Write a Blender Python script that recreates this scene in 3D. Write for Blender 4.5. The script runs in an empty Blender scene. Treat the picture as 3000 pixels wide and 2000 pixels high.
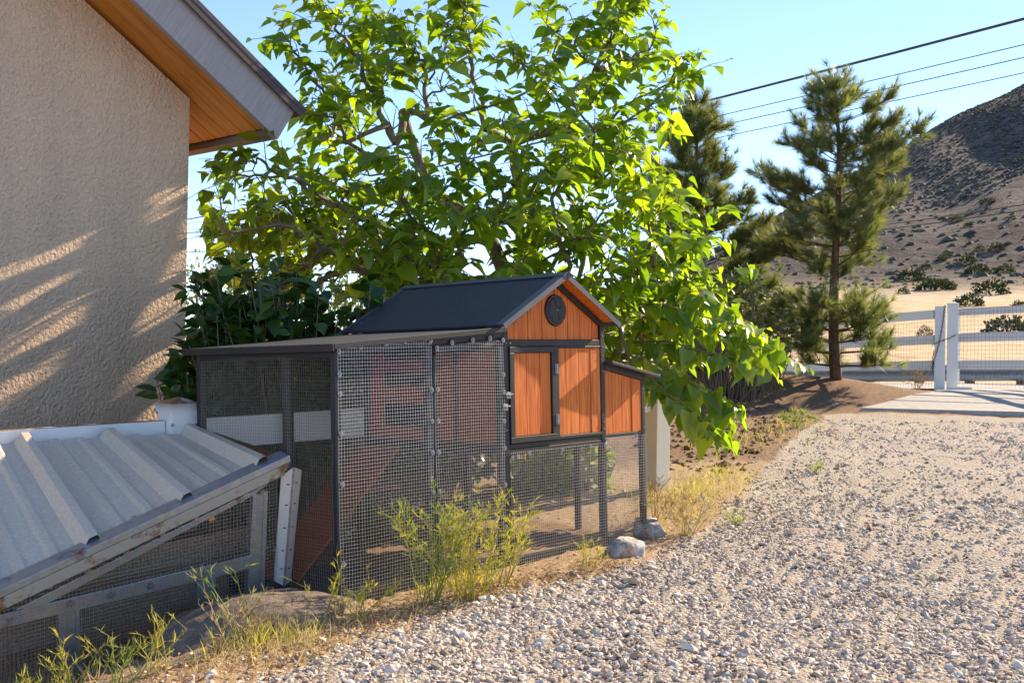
import bpy, math, random
import numpy as np
from mathutils import Vector, Matrix, noise as mnoise
random.seed(7); rng = np.random.default_rng(7)
R = math.radians
scene = bpy.context.scene
COL = scene.collection

# ------------------------------------------------------------------ camera
F, CX, CY, HC, ROLL, CAMZ = 3277.0, 1500.0, 1000.0, 1040.0, .0157, .887
_p = math.atan((HC - CY) / F)
FW = Vector((0, math.cos(_p), math.sin(_p))); _rt = Vector((1, 0, 0)); _up = _rt.cross(FW)
RT = _rt * math.cos(ROLL) + _up * math.sin(ROLL)
UP = _up * math.cos(ROLL) - _rt * math.sin(ROLL)
cam = bpy.data.cameras.new('camera'); cam_o = bpy.data.objects.new('camera', cam); COL.objects.link(cam_o)
cam.sensor_width = 36; cam.lens = F / 3000 * 36; cam.clip_start = .05; cam.clip_end = 3000
M = Matrix.Identity(4)
for i in range(3):
    M[i][0] = RT[i]; M[i][1] = UP[i]; M[i][2] = -FW[i]
M[2][3] = CAMZ
cam_o.matrix_world = M
scene.camera = cam_o
CAM = Vector((0, 0, CAMZ))
# ------------------------------------------------------------------ light
SUN_AZ, SUN_EL = 49.5, 28.0        # azimuth measured from the view axis (+Y) towards +X
SUNV = Vector((math.sin(R(SUN_AZ)) * math.cos(R(SUN_EL)), math.cos(R(SUN_AZ)) * math.cos(R(SUN_EL)), math.sin(R(SUN_EL))))
w = bpy.data.worlds.new('World'); scene.world = w; w.use_nodes = True
nt = w.node_tree; bg = nt.nodes['Background']
sky = nt.nodes.new('ShaderNodeTexSky'); sky.sky_type = 'NISHITA'; sky.sun_disc = False
sky.sun_elevation = R(SUN_EL); sky.sun_rotation = R(SUN_AZ); sky.altitude = 1500; sky.air_density = .65; sky.dust_density = 0; sky.ozone_density = 3.6
nt.links.new(sky.outputs[0], bg.inputs[0]); bg.inputs[1].default_value = .15
sun = bpy.data.lights.new('sun', 'SUN'); sun.energy = 4.2; sun.angle = R(.5); sun.color = (1, .86, .68)
sun_o = bpy.data.objects.new('sun', sun); COL.objects.link(sun_o)
sun_o.rotation_euler = (-SUNV).to_track_quat('-Z', 'Y').to_euler()
vs = scene.view_settings; vs.view_transform = 'Standard'; vs.look = 'None'; vs.exposure = 1.45; vs.gamma = 1; vs.use_curve_mapping = False
vs.use_white_balance = True; vs.white_balance_temperature = 7600; vs.white_balance_tint = 10
scene.render.engine = 'CYCLES'
scene.cycles.max_bounces = 8; scene.cycles.diffuse_bounces = 4; scene.cycles.transmission_bounces = 4; scene.cycles.use_denoising = True
scene.cycles.caustics_reflective = False; scene.cycles.caustics_refractive = False

# ------------------------------------------------------------------ pixel helpers (pixels of the 3000x2000 photo)
def ray(px, py): return FW + RT * ((px - CX) / F) - UP * ((py - CY) / F)
def at(px, py, Y):
    d = ray(px, py); return CAM + d * (Y / d.y)
def onplane(px, py, p0, n):
    d = ray(px, py); return CAM + d * ((p0 - CAM).dot(n) / d.dot(n))
def sstep(x, a, b):
    t = np.clip((x - a) / (b - a), 0, 1); return t * t * (3 - 2 * t)
# ------------------------------------------------------------------ terrain height
_RX = np.array([-.9, -.3, -.05, .06, .137, .198, .275, .36, .458, .60, .9])
_RY = np.array([985, 980, 965, 900, 800, 725, 595, 455, 325, 210, 150])
_BN = [(.55, -1.2, 7.5, .10), (3.95, 14.1, 1.5, .27), (2.6, 15.0, 1.8, .15)]
def G(x, y):
    x = np.asarray(x, float); y = np.asarray(y, float)
    r = np.hypot(x, y); yy = np.where(y > 0, y, 0)
    side = .25 + .75 * sstep(x, -2.0, 1.5)
    z = .0365 * (np.clip(yy, 3.94, 17.5) - 3.94) * side
    z = z - .22 * sstep(-x, .75, 1.7) * (1 - sstep(y, 4.0, 5.2))
    z = z + .012 * np.sin(x * 2.3 + 1) * np.sin(y * 1.9) + .006 * np.sin(x * 7 + y * 5)
    for bx, by, br, bh in _BN[1:]:
        z = z + bh * np.exp(-((x - bx) ** 2 + ((y - by) / .6) ** 2) / br ** 2)
    # far field and hill
    a = np.where(y > 1, x / np.maximum(y, 1), np.where(x > 0, 9, -9))
    ridge_px = np.interp(a, _RX, _RY)
    hor = 1040 + .0157 * np.clip(a, -.9, .9) * 3277
    far = np.clip(r, 17.5, 420)
    fr = sstep(a, -.02, .2)
    fld = np.interp(far, [17.5, 20, 26, 40, 70, 110, 150, 420], [0, -.12, .05, .75, 2.9, 7.4, 13, 13]) * fr
    hz = (hor - ridge_px) / 3277 * 330 + CAMZ
    k = sstep(far, 120, 330) * .55 + .45 * np.clip((far - 130) / 200, 0, 1)
    rough = np.sin(a * 60 + far * .02) * np.sin(far * .045 + a * 9) * .7 * sstep(far, 120, 200)
    hill = np.maximum(hz - fld, 0) * np.where(far < 330, k, 1 - .6 * sstep(far, 330, 420))
    front = sstep(y, 2, 14)
    return z + (fld + hill + rough * fr * (far < 325)) * front
def ground(x, y): return float(G(x, y))
def hit(px, py, y0=2.5, y1=400):
    d = ray(px, py); Y = y0
    while Y < y1:
        p = CAM + d * (Y / d.y)
        if p.z <= ground(p.x, p.y): return p
        Y *= 1.006
    return CAM + d * (y1 / d.y)

# ------------------------------------------------------------------ objects
W = {}
def _link(o, parent):
    COL.objects.link(o)
    if parent is not None: o.parent = parent
def tag(o, label=None, cat=None, group=None, kind=None):
    if label: o['label'] = label
    if cat: o['category'] = cat
    if group: o['group'] = group
    if kind: o['kind'] = kind
    return o
def thing(name, label, cat, loc=(0, 0, 0), mat=None, group=None):
    o = bpy.data.objects.new(name, None); COL.objects.link(o); o.empty_display_size = .1
    m = mat if mat is not None else Matrix.Translation(Vector(loc))
    o.matrix_world = m; W[o.name] = m.copy()
    return tag(o, label, cat, group)
def wm(o): return W.get(o.name, Matrix.Identity(4)) if o is not None else Matrix.Identity(4)
def place(name, mesh, world, parent=None):
    """an object sharing mesh data, put at a world matrix under a parent"""
    o = bpy.data.objects.new(name, mesh); _link(o, parent)
    o.matrix_basis = wm(parent).inverted() @ world
    W[o.name] = world.copy()
    return o
def np_mesh(name, V, Fs, mat, smooth=False, attrs=None):
    me = bpy.data.meshes.new(name); V = np.asarray(V, np.float32)
    groups = Fs if isinstance(Fs, list) else [Fs]
    loops = np.concatenate([np.asarray(f).ravel() for f in groups]).astype(np.int32)
    tot = np.concatenate([np.full(len(f), np.asarray(f).shape[1]) for f in groups]).astype(np.int32)
    st = np.concatenate([[0], np.cumsum(tot)[:-1]]).astype(np.int32)
    me.vertices.add(len(V)); me.vertices.foreach_set('co', V.ravel())
    me.loops.add(len(loops)); me.loops.foreach_set('vertex_index', loops)
    me.polygons.add(len(tot)); me.polygons.foreach_set('loop_start', st); me.polygons.foreach_set('loop_total', tot)
    if smooth: me.polygons.foreach_set('use_smooth', np.ones(len(tot), bool))
    for an, (dom, typ, val) in (attrs or {}).items():
        at_ = me.attributes.new(an, typ, dom)
        at_.data.foreach_set('color' if 'COLOR' in typ else ('vector' if typ == 'FLOAT_VECTOR' else 'value'), np.asarray(val, np.float32).ravel())
    me.update(calc_edges=True); me.validate()
    if not smooth: me.shade_flat()
    if mat: me.materials.append(mat)
    return me
def np_obj(name, V, Fs, mat, parent=None, smooth=False, attrs=None):
    V = np.asarray(V, float)
    if parent is not None:
        mi = np.array(wm(parent).inverted()); V = V @ mi[:3, :3].T + mi[:3, 3]
    o = bpy.data.objects.new(name, np_mesh(name, V, Fs, mat, smooth, attrs)); _link(o, parent)
    W[o.name] = wm(parent).copy(); return o
class MB:
    """collects shapes in world (or local) coordinates, builds ONE mesh object"""
    def __init__(s): s.v = []; s.f = []
    def add(s, vs_, fs):
        n = len(s.v); s.v += [tuple(v) for v in vs_]; s.f += [tuple(i + n for i in f) for f in fs]; return s
    def obox(s, c, x, y, z):
        """box of half-axes x,y,z about c"""
        c, x, y, z = Vector(c), Vector(x), Vector(y), Vector(z)
        vs_ = [c + x * i + y * j + z * k for i in (-1, 1) for j in (-1, 1) for k in (-1, 1)]
        return s.add(vs_, [(0, 1, 3, 2), (4, 6, 7, 5), (0, 4, 5, 1), (2, 3, 7, 6), (0, 2, 6, 4), (1, 5, 7, 3)])
    def box(s, a, b):
        a, b = Vector(a), Vector(b); c = (a + b) / 2; h = (b - a) / 2
        return s.obox(c, (h.x, 0, 0), (0, h.y, 0), (0, 0, h.z))
    def bar(s, a, b, wx, wy, upv=(0, 0, 1)):
        """rectangular bar from a to b, section wx across, wy along upv"""
        a, b = Vector(a), Vector(b); d = (b - a); L = d.length; d.normalize(); u = Vector(upv)
        x = d.cross(u)
        if x.length < 1e-5: x = d.cross(Vector((1, 0, 0)))
        x.normalize(); u = x.cross(d).normalized()
        return s.obox((a + b) / 2, d * L / 2, x * wx / 2, u * wy / 2)
    def prism(s, pts, off):
        """polygon pts extruded by vector off"""
        n = len(pts); off = Vector(off); pts = [Vector(p) for p in pts]
        nn = Vector((0, 0, 0))
        for i in range(n): nn += pts[i].cross(pts[(i + 1) % n])
        if nn.dot(off) < 0: pts.reverse()
        vs_ = pts + [p + off for p in pts]
        fs = [tuple(range(n))[::-1], tuple(range(n, 2 * n))] + [(i, (i + 1) % n, (i + 1) % n + n, i + n) for i in range(n)]
        return s.add(vs_, fs)
    def tube(s, pts, rad, n=6, cap=True):
        pts = [Vector(p) for p in pts]; m = len(pts)
        rr = rad if isinstance(rad, (list, tuple)) else [rad] * m
        n0 = len(s.v); ref = Vector((.3, .5, .8))
        for i, p in enumerate(pts):
            t = (pts[min(i + 1, m - 1)] - pts[max(i - 1, 0)]).normalized()
            x = t.cross(ref)
            if x.length < 1e-3: x = t.cross(Vector((1, 0, 0)))
            x.normalize(); y = t.cross(x)
            for k in range(n):
                a = 2 * math.pi * k / n; s.v.append(tuple(p + x * (math.cos(a) * rr[i]) + y * (math.sin(a) * rr[i])))
        for i in range(m - 1):
            for k in range(n):
                a = n0 + i * n + k; b = n0 + i * n + (k + 1) % n; s.f.append((a, b, b + n, a + n))
        if cap:
            s.f.append(tuple(n0 + k for k in range(n))[::-1]); s.f.append(tuple(n0 + (m - 1) * n + k for k in range(n)))
        return s
    def disc(s, c, axis, r, h, n=14, r2=None, squash=None):
        c = Vector(c); ax = Vector(axis).normalized(); x = ax.orthogonal().normalized(); y = ax.cross(x); r2 = r if r2 is None else r2
        vs_ = [c + x * math.cos(2 * math.pi * k / n) * r + y * math.sin(2 * math.pi * k / n) * r for k in range(n)]
        vs_ += [c + ax * h + x * math.cos(2 * math.pi * k / n) * r2 + y * math.sin(2 * math.pi * k / n) * r2 for k in range(n)]
        return s.add(vs_, [tuple(range(n))[::-1], tuple(range(n, 2 * n))] + [(k, (k + 1) % n, (k + 1) % n + n, k + n) for k in range(n)])
    def mesh(s, name, mat):
        me = bpy.data.meshes.new(name); me.from_pydata(s.v, [], s.f); me.update()
        if mat: me.materials.append(mat)
        return me
    def build(s, name, mat, parent=None, world=True, bevel=0, smooth=False):
        if parent is not None and world:
            mi = wm(parent).inverted(); s.v = [tuple(mi @ Vector(v)) for v in s.v]
        me = s.mesh(name, mat)
        if smooth: me.polygons.foreach_set('use_smooth', [True] * len(me.polygons))
        o = bpy.data.objects.new(name, me); _link(o, parent); W[o.name] = wm(parent).copy()
        if bevel:
            b = o.modifiers.new('bevel', 'BEVEL'); b.width = bevel; b.segments = 2; b.limit_method = 'ANGLE'
        return o

# ------------------------------------------------------------------ materials
def mat(name, base=(.5, .5, .5), rough=.7, metal=0, spec=.5):
    m = bpy.data.materials.new(name); m.use_nodes = True; b = m.node_tree.nodes['Principled BSDF']
    b.inputs['Base Color'].default_value = (*base, 1); b.inputs['Roughness'].default_value = rough; b.inputs['Metallic'].default_value = metal
    b.inputs['Specular IOR Level'].default_value = spec
    return m
class N:
    def __init__(s, m): s.m = m; s.t = m.node_tree; s.b = s.t.nodes['Principled BSDF']; s.tc = None
    def n(s, typ, **kw):
        x = s.t.nodes.new('ShaderNode' + typ)
        for k, v in kw.items(): setattr(x, k, v)
        return x
    def l(s, a, b): s.t.links.new(a, b)
    def coord(s, scale=(1, 1, 1), kind='Object', rot=(0, 0, 0)):
        tc = s.n('TexCoord'); mp = s.n('Mapping'); mp.inputs['Scale'].default_value = scale; mp.inputs['Rotation'].default_value = rot
        s.l(tc.outputs[kind], mp.inputs[0]); return mp.outputs[0]
    def noise(s, co, scale, detail=4, rough=.55, dist=0):
        x = s.n('TexNoise'); x.inputs['Scale'].default_value = scale; x.inputs['Detail'].default_value = detail; x.inputs['Roughness'].default_value = rough; x.inputs['Distortion'].default_value = dist
        s.l(co, x.inputs['Vector']); return x.outputs['Fac']
    def voro(s, co, scale, out='Distance', feature='F1', rnd=1):
        x = s.n('TexVoronoi'); x.feature = feature; x.inputs['Scale'].default_value = scale; x.inputs['Randomness'].default_value = rnd
        s.l(co, x.inputs['Vector']); return x.outputs[out]
    def ramp(s, fac, stops, interp='LINEAR'):
        x = s.n('ValToRGB'); x.color_ramp.interpolation = interp; e = x.color_ramp.elements
        while len(e) < len(stops): e.new(.5)
        for i, (p, c) in enumerate(stops):
            e[i].position = p; e[i].color = (*c, 1) if len(c) == 3 else c
        s.l(fac, x.inputs[0]); return x.outputs[0]
    def mix(s, fac, a, b, mode='MIX'):
        x = s.n('Mix'); x.data_type = 'RGBA'; x.blend_type = mode
        for i, q in ((0, fac), (6, a), (7, b)):
            if isinstance(q, (int, float)): x.inputs[i].default_value = q
            elif isinstance(q, tuple): x.inputs[i].default_value = (*q, 1)
            else: s.l(q, x.inputs[i])
        return x.outputs[2]
    def math(s, op, a, b=0.0):
        x = s.n('Math', operation=op)
        for i, q in ((0, a), (1, b)):
            if isinstance(q, (int, float)): x.inputs[i].default_value = q
            else: s.l(q, x.inputs[i])
        return x.outputs[0]
    def bump(s, h, strength=.5, dist=.01, chain=None):
        x = s.n('Bump'); x.inputs['Strength'].default_value = strength; x.inputs['Distance'].default_value = dist
        s.l(h, x.inputs['Height'])
        if chain is not None: s.l(chain, x.inputs['Normal'])
        return x.outputs[0]
    def col(s, c): s.l(c, s.b.inputs['Base Color'])
    def nrm(s, c): s.l(c, s.b.inputs['Normal'])
    def attr(s, name, out='Fac'):
        x = s.n('Attribute'); x.attribute_name = name; return x.outputs[out]
    def rand(s): return s.n('ObjectInfo').outputs['Random']
MT = {}
def simple(name, c0, c1, rough=.6, metal=0, scale=30, bump=.15, bd=.002, stretch=(1, 1, 1), spec=.5):
    m = mat(name, c0, rough, metal, spec); n = N(m); co = n.coord(stretch)
    f = n.noise(co, scale, 5, .6); n.col(n.ramp(f, [(.3, c0), (.7, c1)])); n.nrm(n.bump(f, bump, bd)); MT[name] = m; return m
# stucco
m = mat('stucco', rough=.95, spec=.2); n = N(m); co = n.coord()
a = n.noise(co, 58, 3, .55, .15); b_ = n.noise(co, 120, 2, .5); c = n.noise(co, .9, 5, .6); d_ = n.noise(n.coord((3, 3, .35)), 2.0, 5, .65)
h = n.math('ADD', a, n.math('MULTIPLY', b_, .35))
n.col(n.mix(n.ramp(d_, [(.45, (0, 0, 0)), (.75, (.55, .55, .55))]), n.mix(n.ramp(c, [(.35, (0, 0, 0)), (.65, (1, 1, 1))]), (.75, .53, .365), (.84, .62, .44)), (.63, .465, .34)))
n.nrm(n.bump(h, 1.0, .024)); MT['stucco'] = m
# stained soffit wood
m = mat('soffit_wood', rough=.5); n = N(m); co = n.coord((1, 1, 1)); rd = n.rand()
g = n.noise(n.coord((1.2, 22, 22)), 2.5, 5, .6, .5); kn = n.voro(n.coord((2.2, 9, 9)), 1.0)
c1 = n.ramp(g, [(.3, (.42, .135, .020)), (.55, (.72, .28, .045)), (.8, (.82, .38, .085))])
c2 = n.mix(n.ramp(kn, [(.03, (1, 1, 1)), (.10, (0, 0, 0))]), c1, (.06, .015, .004))
n.col(n.mix(n.math('MULTIPLY', rd, .35), c2, (.50, .165, .026))); n.nrm(n.bump(g, .15, .002)); MT['soffit'] = m
# grey painted rough-sawn barge board
m = mat('barge_paint', rough=.75); n = N(m)
g = n.noise(n.coord((60, 60, 2.5)), 2, 6, .7); g2 = n.noise(n.coord(), 60, 3)
n.col(n.ramp(g, [(.3, (.30, .27, .265)), (.7, (.43, .39, .385))])); n.nrm(n.bump(n.math('ADD', g, n.math('MULTIPLY', g2, .5)), .7, .004)); MT['barge'] = m
simple('fascia_paint', (.20, .15, .13), (.26, .20, .17), .7, scale=40)
simple('brown_metal', (.045, .022, .018), (.06, .03, .024), .4, scale=20)
simple('shingle', (.07, .06, .055), (.13, .11, .10), .95, scale=60)
# coop orange planks
m = mat('orange_plank', rough=.55); n = N(m); rd = n.rand()
g = n.noise(n.coord((90, 90, 4)), 1.2, 5, .6, .6); kn = n.voro(n.coord((10, 10, 5)), 1.1); fi = n.noise(n.coord((260, 260, 8)), 1.5, 3)
c1 = n.ramp(g, [(.34, (.40, .068, .008)), (.5, (.66, .145, .014)), (.66, (.82, .26, .04))])
c2 = n.mix(n.ramp(kn, [(.02, (1, 1, 1)), (.07, (0, 0, 0))]), c1, (.20, .03, .004))
n.col(n.mix(n.math('MULTIPLY', rd, .4), c2, (.56, .115, .012))); n.nrm(n.bump(n.math('ADD', g, fi), .25, .002)); MT['orange'] = m
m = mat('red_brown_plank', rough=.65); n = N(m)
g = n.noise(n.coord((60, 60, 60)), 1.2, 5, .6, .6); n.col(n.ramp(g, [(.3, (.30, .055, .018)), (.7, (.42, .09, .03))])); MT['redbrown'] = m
# black frame
m = mat('black_frame', rough=.45); n = N(m); g = n.noise(n.coord((14, 14, 90)), 3, 4); n.col(n.ramp(g, [(.3, (.010, .010, .011)), (.75, (.026, .026, .028))])); n.nrm(n.bump(g, .2, .001)); MT['black'] = m
# roofing felt
m = mat('roofing_felt', rough=.8, spec=.6); n = N(m); g = n.noise(n.coord(), 210, 2, .7); g2 = n.noise(n.coord(), 9, 3); v = n.voro(n.coord(), 260, 'Color')
n.col(n.mix(n.ramp(g, [(.55, (0, 0, 0)), (.72, (1, 1, 1))]), n.ramp(g2, [(.3, (.018, .020, .027)), (.7, (.028, .031, .040))]), (.10, .11, .13)))
n.l(n.ramp(g, [(.4, (.45, .45, .45)), (.65, (.9, .9, .9))]), n.b.inputs['Roughness']); n.nrm(n.bump(g, .9, .0015)); MT['felt'] = m
simple('metal_trim', (.05, .06, .075), (.08, .09, .11), .42, .0, scale=12, bump=.05, spec=.8)
simple('wire', (.48, .49, .50), (.66, .67, .68), .38, .75, scale=80, bump=0)
simple('dull_wire', (.26, .24, .21), (.38, .35, .31), .55, .5, scale=80, bump=0)
simple('fence_wire', (.30, .29, .27), (.42, .41, .38), .5, .5, scale=80, bump=0)
simple('bright_steel', (.50, .54, .58), (.62, .66, .69), .38, .35, scale=9, bump=.05)
simple('zinc', (.20, .205, .21), (.40, .405, .41), .4, .9, scale=90, bump=.1)
# galvanised steel with rust
m = mat('galvanised', rough=.42, metal=.75); n = N(m); g = n.voro(n.coord((1, 1, 1)), 55, 'Color'); q = n.noise(n.coord(), 5, 5, .7)
n.col(n.mix(n.ramp(q, [(.60, (0, 0, 0)), (.72, (1, 1, 1))]), n.mix(.25, (.42, .46, .50), g, 'MULTIPLY'), (.22, .10, .035)))
n.l(n.ramp(q, [(.58, (.4, .4, .4)), (.72, (.9, .9, .9))]), n.b.inputs['Roughness']); MT['galv'] = m
m = mat('beige_flashing', rough=.5, metal=.15); n = N(m); q = n.noise(n.coord(), 3.5, 6, .7, .4); q2 = n.noise(n.coord(), 26, 4, .7)
n.col(n.mix(n.ramp(n.math('MULTIPLY', q, n.math('ADD', q2, .55)), [(.52, (0, 0, 0)), (.62, (1, 1, 1))]), (.36, .34, .29), (.20, .085, .028))); n.nrm(n.bump(q2, .1, .001)); MT['flashing'] = m
m = mat('roof_sheet', rough=.42, metal=.1); n = N(m); q = n.noise(n.coord(), 90, 3, .7); q2 = n.noise(n.coord(), 2.2, 3); v = n.voro(n.coord(), 11)
rust = n.attr('rust'); rn = n.noise(n.coord(), 18, 5, .7)
c1 = n.mix(n.ramp(q, [(.42, (0, 0, 0)), (.6, (1, 1, 1))]), (.58, .495, .395), (.66, .575, .475))
c1 = n.mix(n.ramp(v, [(.012, (1, 1, 1)), (.03, (0, 0, 0))]), c1, (.22, .20, .18))
n.col(n.mix(n.ramp(n.math('MULTIPLY', rust, n.math('ADD', rn, .5)), [(.42, (0, 0, 0)), (.7, (1, 1, 1))]), c1, (.22, .105, .04))); n.nrm(n.bump(q, .08, .001)); MT['sheet'] = m
# white vinyl, with rust-brown soil on top faces
def vinyl(name, stain):
    m = mat(name, (.80, .80, .80), .38); n = N(m); q = n.noise(n.coord(), 9, 5, .7); q2 = n.noise(n.coord(), 2, 3)
    base = n.mix(n.ramp(q2, [(.35, (0, 0, 0)), (.7, (1, 1, 1))]), (.80, .80, .79), (.74, .735, .71))
    if stain:
        geo = n.n('NewGeometry'); sx = n.n('SeparateXYZ'); n.l(geo.outputs['True Normal'], sx.inputs[0])
        up = n.ramp(sx.outputs[2], [(.15, (0, 0, 0)), (.5, (1, 1, 1))]); up2 = n.attr('stain')
        f = n.math('MULTIPLY', n.math('MAXIMUM', up, up2), n.ramp(q, [(.30, (0, 0, 0)), (.46, (1, 1, 1))]))
        base = n.mix(f, base, (.24, .105, .035))
    n.col(base); MT[name] = m
vinyl('vinyl', False); vinyl('vinyl_rusty', True)
simple('cream_vinyl', (.70, .67, .58), (.76, .73, .64), .45, scale=4, bump=0)
simple('concrete', (.30, .285, .265), (.40, .38, .355), .9, scale=14, bump=.2, bd=.003)
simple('dark_brown_floor', (.06, .045, .035), (.16, .115, .08), .95, scale=60, bump=.9, bd=.01)
simple('old_board', (.16, .10, .065), (.40, .31, .22), .9, scale=5, stretch=(30, 3, 30), bump=.5)
simple('guard_steel', (.20, .21, .22), (.30, .31, .32), .5, .5, scale=20)
simple('post_wood', (.10, .055, .03), (.17, .10, .06), .9, scale=20)
simple('chain_metal', (.09, .065, .045), (.18, .13, .09), .6, .6, scale=60)
simple('power_wire', (.012, .013, .015), (.02, .02, .022), .6, scale=20, bump=0)
simple('bark', (.16, .12, .09), (.30, .24, .18), .9, scale=14, stretch=(4, 4, .8), bump=.6, bd=.01)
simple('twig_bark', (.13, .10, .055), (.22, .17, .10), .8, scale=20, bump=.2)
simple('pine_bark', (.07, .038, .022), (.17, .095, .055), .95, scale=10, stretch=(4, 4, 1.2), bump=.8, bd=.02)
simple('pine_cone', (.08, .035, .015), (.16, .07, .03), .8, scale=60)
# leaves
def leafmat(name, stops, trans, rough=.42, tw=.45, attr='tint', vein=True, spec=.5):
    m = bpy.data.materials.new(name); m.use_nodes = True; n = N(m); out = n.t.nodes['Material Output']
    r_ = n.attr(attr); rd = n.rand(); f = n.math('FRACT', n.math('ADD', r_, n.math('MULTIPLY', rd, .97)))
    c = n.ramp(f, stops); q = n.noise(n.coord(), 30, 2)
    c = n.mix(.35, c, n.ramp(q, [(.3, (.55, .55, .5)), (.7, (1, 1, 1))]), 'MULTIPLY')
    n.col(c); n.b.inputs['Roughness'].default_value = rough; n.b.inputs['Specular IOR Level'].default_value = spec
    tr = n.n('BsdfTranslucent'); n.l(n.mix(1.0, c, trans, 'MULTIPLY'), tr.inputs[0])
    ms = n.n('MixShader'); ms.inputs[0].default_value = tw; n.l(n.b.outputs[0], ms.inputs[1]); n.l(tr.outputs[0], ms.inputs[2]); n.l(ms.outputs[0], out.inputs[0])
    MT[name] = m
leafmat('mulberry_leaf', [(0, (.095, .165, .018)), (.4, (.15, .245, .022)), (.75, (.215, .31, .028)), (1, (.31, .38, .045))], (2.35, 2.45, 1.0), .32, .50, spec=.8)
leafmat('shrub_leaf', [(0, (.022, .062, .013)), (.6, (.035, .085, .016)), (1, (.07, .15, .022))], (1.8, 2.2, .8), .30, .22)
leafmat('pine_needle', [(0, (.10, .135, .05)), (.6, (.165, .20, .07)), (1, (.28, .30, .11))], (1.6, 1.6, 1.0), .42, .45)
leafmat('juniper', [(0, (.028, .04, .014)), (.6, (.045, .06, .02)), (1, (.085, .10, .035))], (1.2, 1.2, .8), .7, .2)
leafmat('dead_brush', [(0, (.16, .11, .06)), (1, (.30, .22, .13))], (1, 1, 1), .8, .2)
leafmat('weed_leaf', [(0, (.30, .32, .05)), (.5, (.44, .42, .07)), (1, (.56, .48, .16))], (1.5, 1.5, .8), .6, .4)
leafmat('green_weed', [(0, (.17, .24, .05)), (1, (.34, .38, .11))], (1.6, 1.7, .8), .6, .4)
leafmat('dry_grass', [(0, (.40, .28, .14)), (.5, (.58, .45, .25)), (1, (.58, .52, .26))], (1.2, 1.2, .9), .8, .35)
leafmat('litter', [(0, (.30, .16, .06)), (.5, (.50, .32, .14)), (1, (.66, .50, .28))], (1, 1, 1), .9, .1)
leafmat('flower', [(0, (.50, .28, .06)), (1, (.62, .42, .14))], (1, 1, 1), .8, .25)
leafmat('hill_scrub', [(0, (.05, .052, .036)), (.6, (.085, .08, .058)), (1, (.16, .135, .095))], (1, 1, 1), .9, .1)
# rocks
m = mat('rock', rough=.85); n = N(m); q = n.noise(n.coord(), 14, 6, .7, .5); q2 = n.noise(n.coord(), 5, 4, .6); rd = n.rand()
c1 = n.ramp(q, [(.34, (.12, .105, .095)), (.5, (.38, .35, .32)), (.64, (.74, .70, .65))])
n.col(n.mix(n.ramp(q2, [(.58, (0, 0, 0)), (.66, (1, 1, 1))]), c1, (.40, .18, .06))); n.nrm(n.bump(q, .8, .012)); MT['rock'] = m
m = mat('boulder', rough=.9); n = N(m); q = n.noise(n.coord(), 22, 6, .75); q2 = n.noise(n.coord((1, 1, 4)), 6, 4, .6)
n.col(n.ramp(n.math('MULTIPLY', n.math('ADD', q, q2), .5), [(.35, (.10, .072, .055)), (.65, (.25, .19, .15))])); n.nrm(n.bump(q, .8, .015)); MT['boulder'] = m
m = mat('gravel_stone', rough=.85); n = N(m); t_ = n.attr('tint'); q = n.noise(n.coord(), 120, 3)
n.col(n.mix(.3, n.ramp(t_, [(0, (.27, .215, .17)), (.25, (.45, .375, .305)), (.6, (.61, .525, .44)), (.85, (.76, .685, .60)), (.97, (.45, .30, .20))]), n.ramp(q, [(.3, (.5, .5, .5)), (.7, (1, 1, 1))]), 'MULTIPLY')); MT['stone'] = m
# ground
m = mat('ground_soil', rough=.95, spec=.15); n = N(m); co = n.coord()
gr = n.attr('gravel'); st = n.attr('straw'); fa = n.attr('field'); hl = n.attr('hill')
e = n.noise(co, 2.2, 4, .65)
vc = n.voro(co, 62, 'Color'); vd = n.voro(co, 62); sep = n.n('SeparateColor'); n.l(vc, sep.inputs[0])
vc2 = n.voro(co, 24, 'Color'); vd2 = n.voro(co, 24); sep2 = n.n('SeparateColor'); n.l(vc2, sep2.inputs[0])
stonec = n.ramp(sep.outputs[0], [(0, (.22, .18, .15)), (.3, (.40, .335, .28)), (.65, (.52, .45, .385)), (1, (.64, .575, .51))])
stone2 = n.ramp(sep2.outputs[0], [(0, (.20, .17, .15)), (.4, (.42, .38, .335)), (1, (.62, .58, .53))])
stonec = n.mix(.45, stonec, stone2); stonec = n.mix(n.ramp(vd, [(.35, (0, 0, 0)), (.75, (1, 1, 1))]), stonec, (.37, .315, .26))
sand = n.ramp(n.noise(co, 90, 4, .7), [(.3, (.34, .28, .225)), (.7, (.52, .45, .375))])
gravelc = n.mix(n.ramp(e, [(.42, (0, 0, 0)), (.62, (1, 1, 1))]), stonec, n.mix(.55, stonec, sand))
soil = n.ramp(n.noise(co, 26, 6, .7), [(.28, (.13, .075, .045)), (.5, (.22, .135, .085)), (.75, (.34, .225, .145))])
strawc = n.ramp(n.noise(n.coord((1, 1.7, 1), rot=(0, 0, .5)), 60, 5, .75), [(.3, (.20, .125, .075)), (.5, (.38, .265, .165)), (.72, (.58, .455, .31))])
edge = n.math('ADD', n.math('MULTIPLY', e, .7), -.35)
def edged(a): return n.ramp(n.math('ADD', a, edge), [(.36, (0, 0, 0)), (.60, (1, 1, 1))])
c0 = n.mix(edged(st), soil, strawc)
c0 = n.mix(edged(gr), c0, gravelc)
fgrass = n.ramp(n.noise(n.coord((.5, .16, 1)), 2.6, 8, .75), [(.3, (.34, .235, .125)), (.5, (.54, .40, .235)), (.75, (.66, .52, .34))])
fpatch = n.noise(n.coord((.03, .012, .03)), 3, 4); fgrass = n.mix(n.ramp(fpatch, [(.45, (0, 0, 0)), (.7, (1, 1, 1))]), fgrass, (.50, .44, .36))
c0 = n.mix(fa, c0, fgrass)
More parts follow.
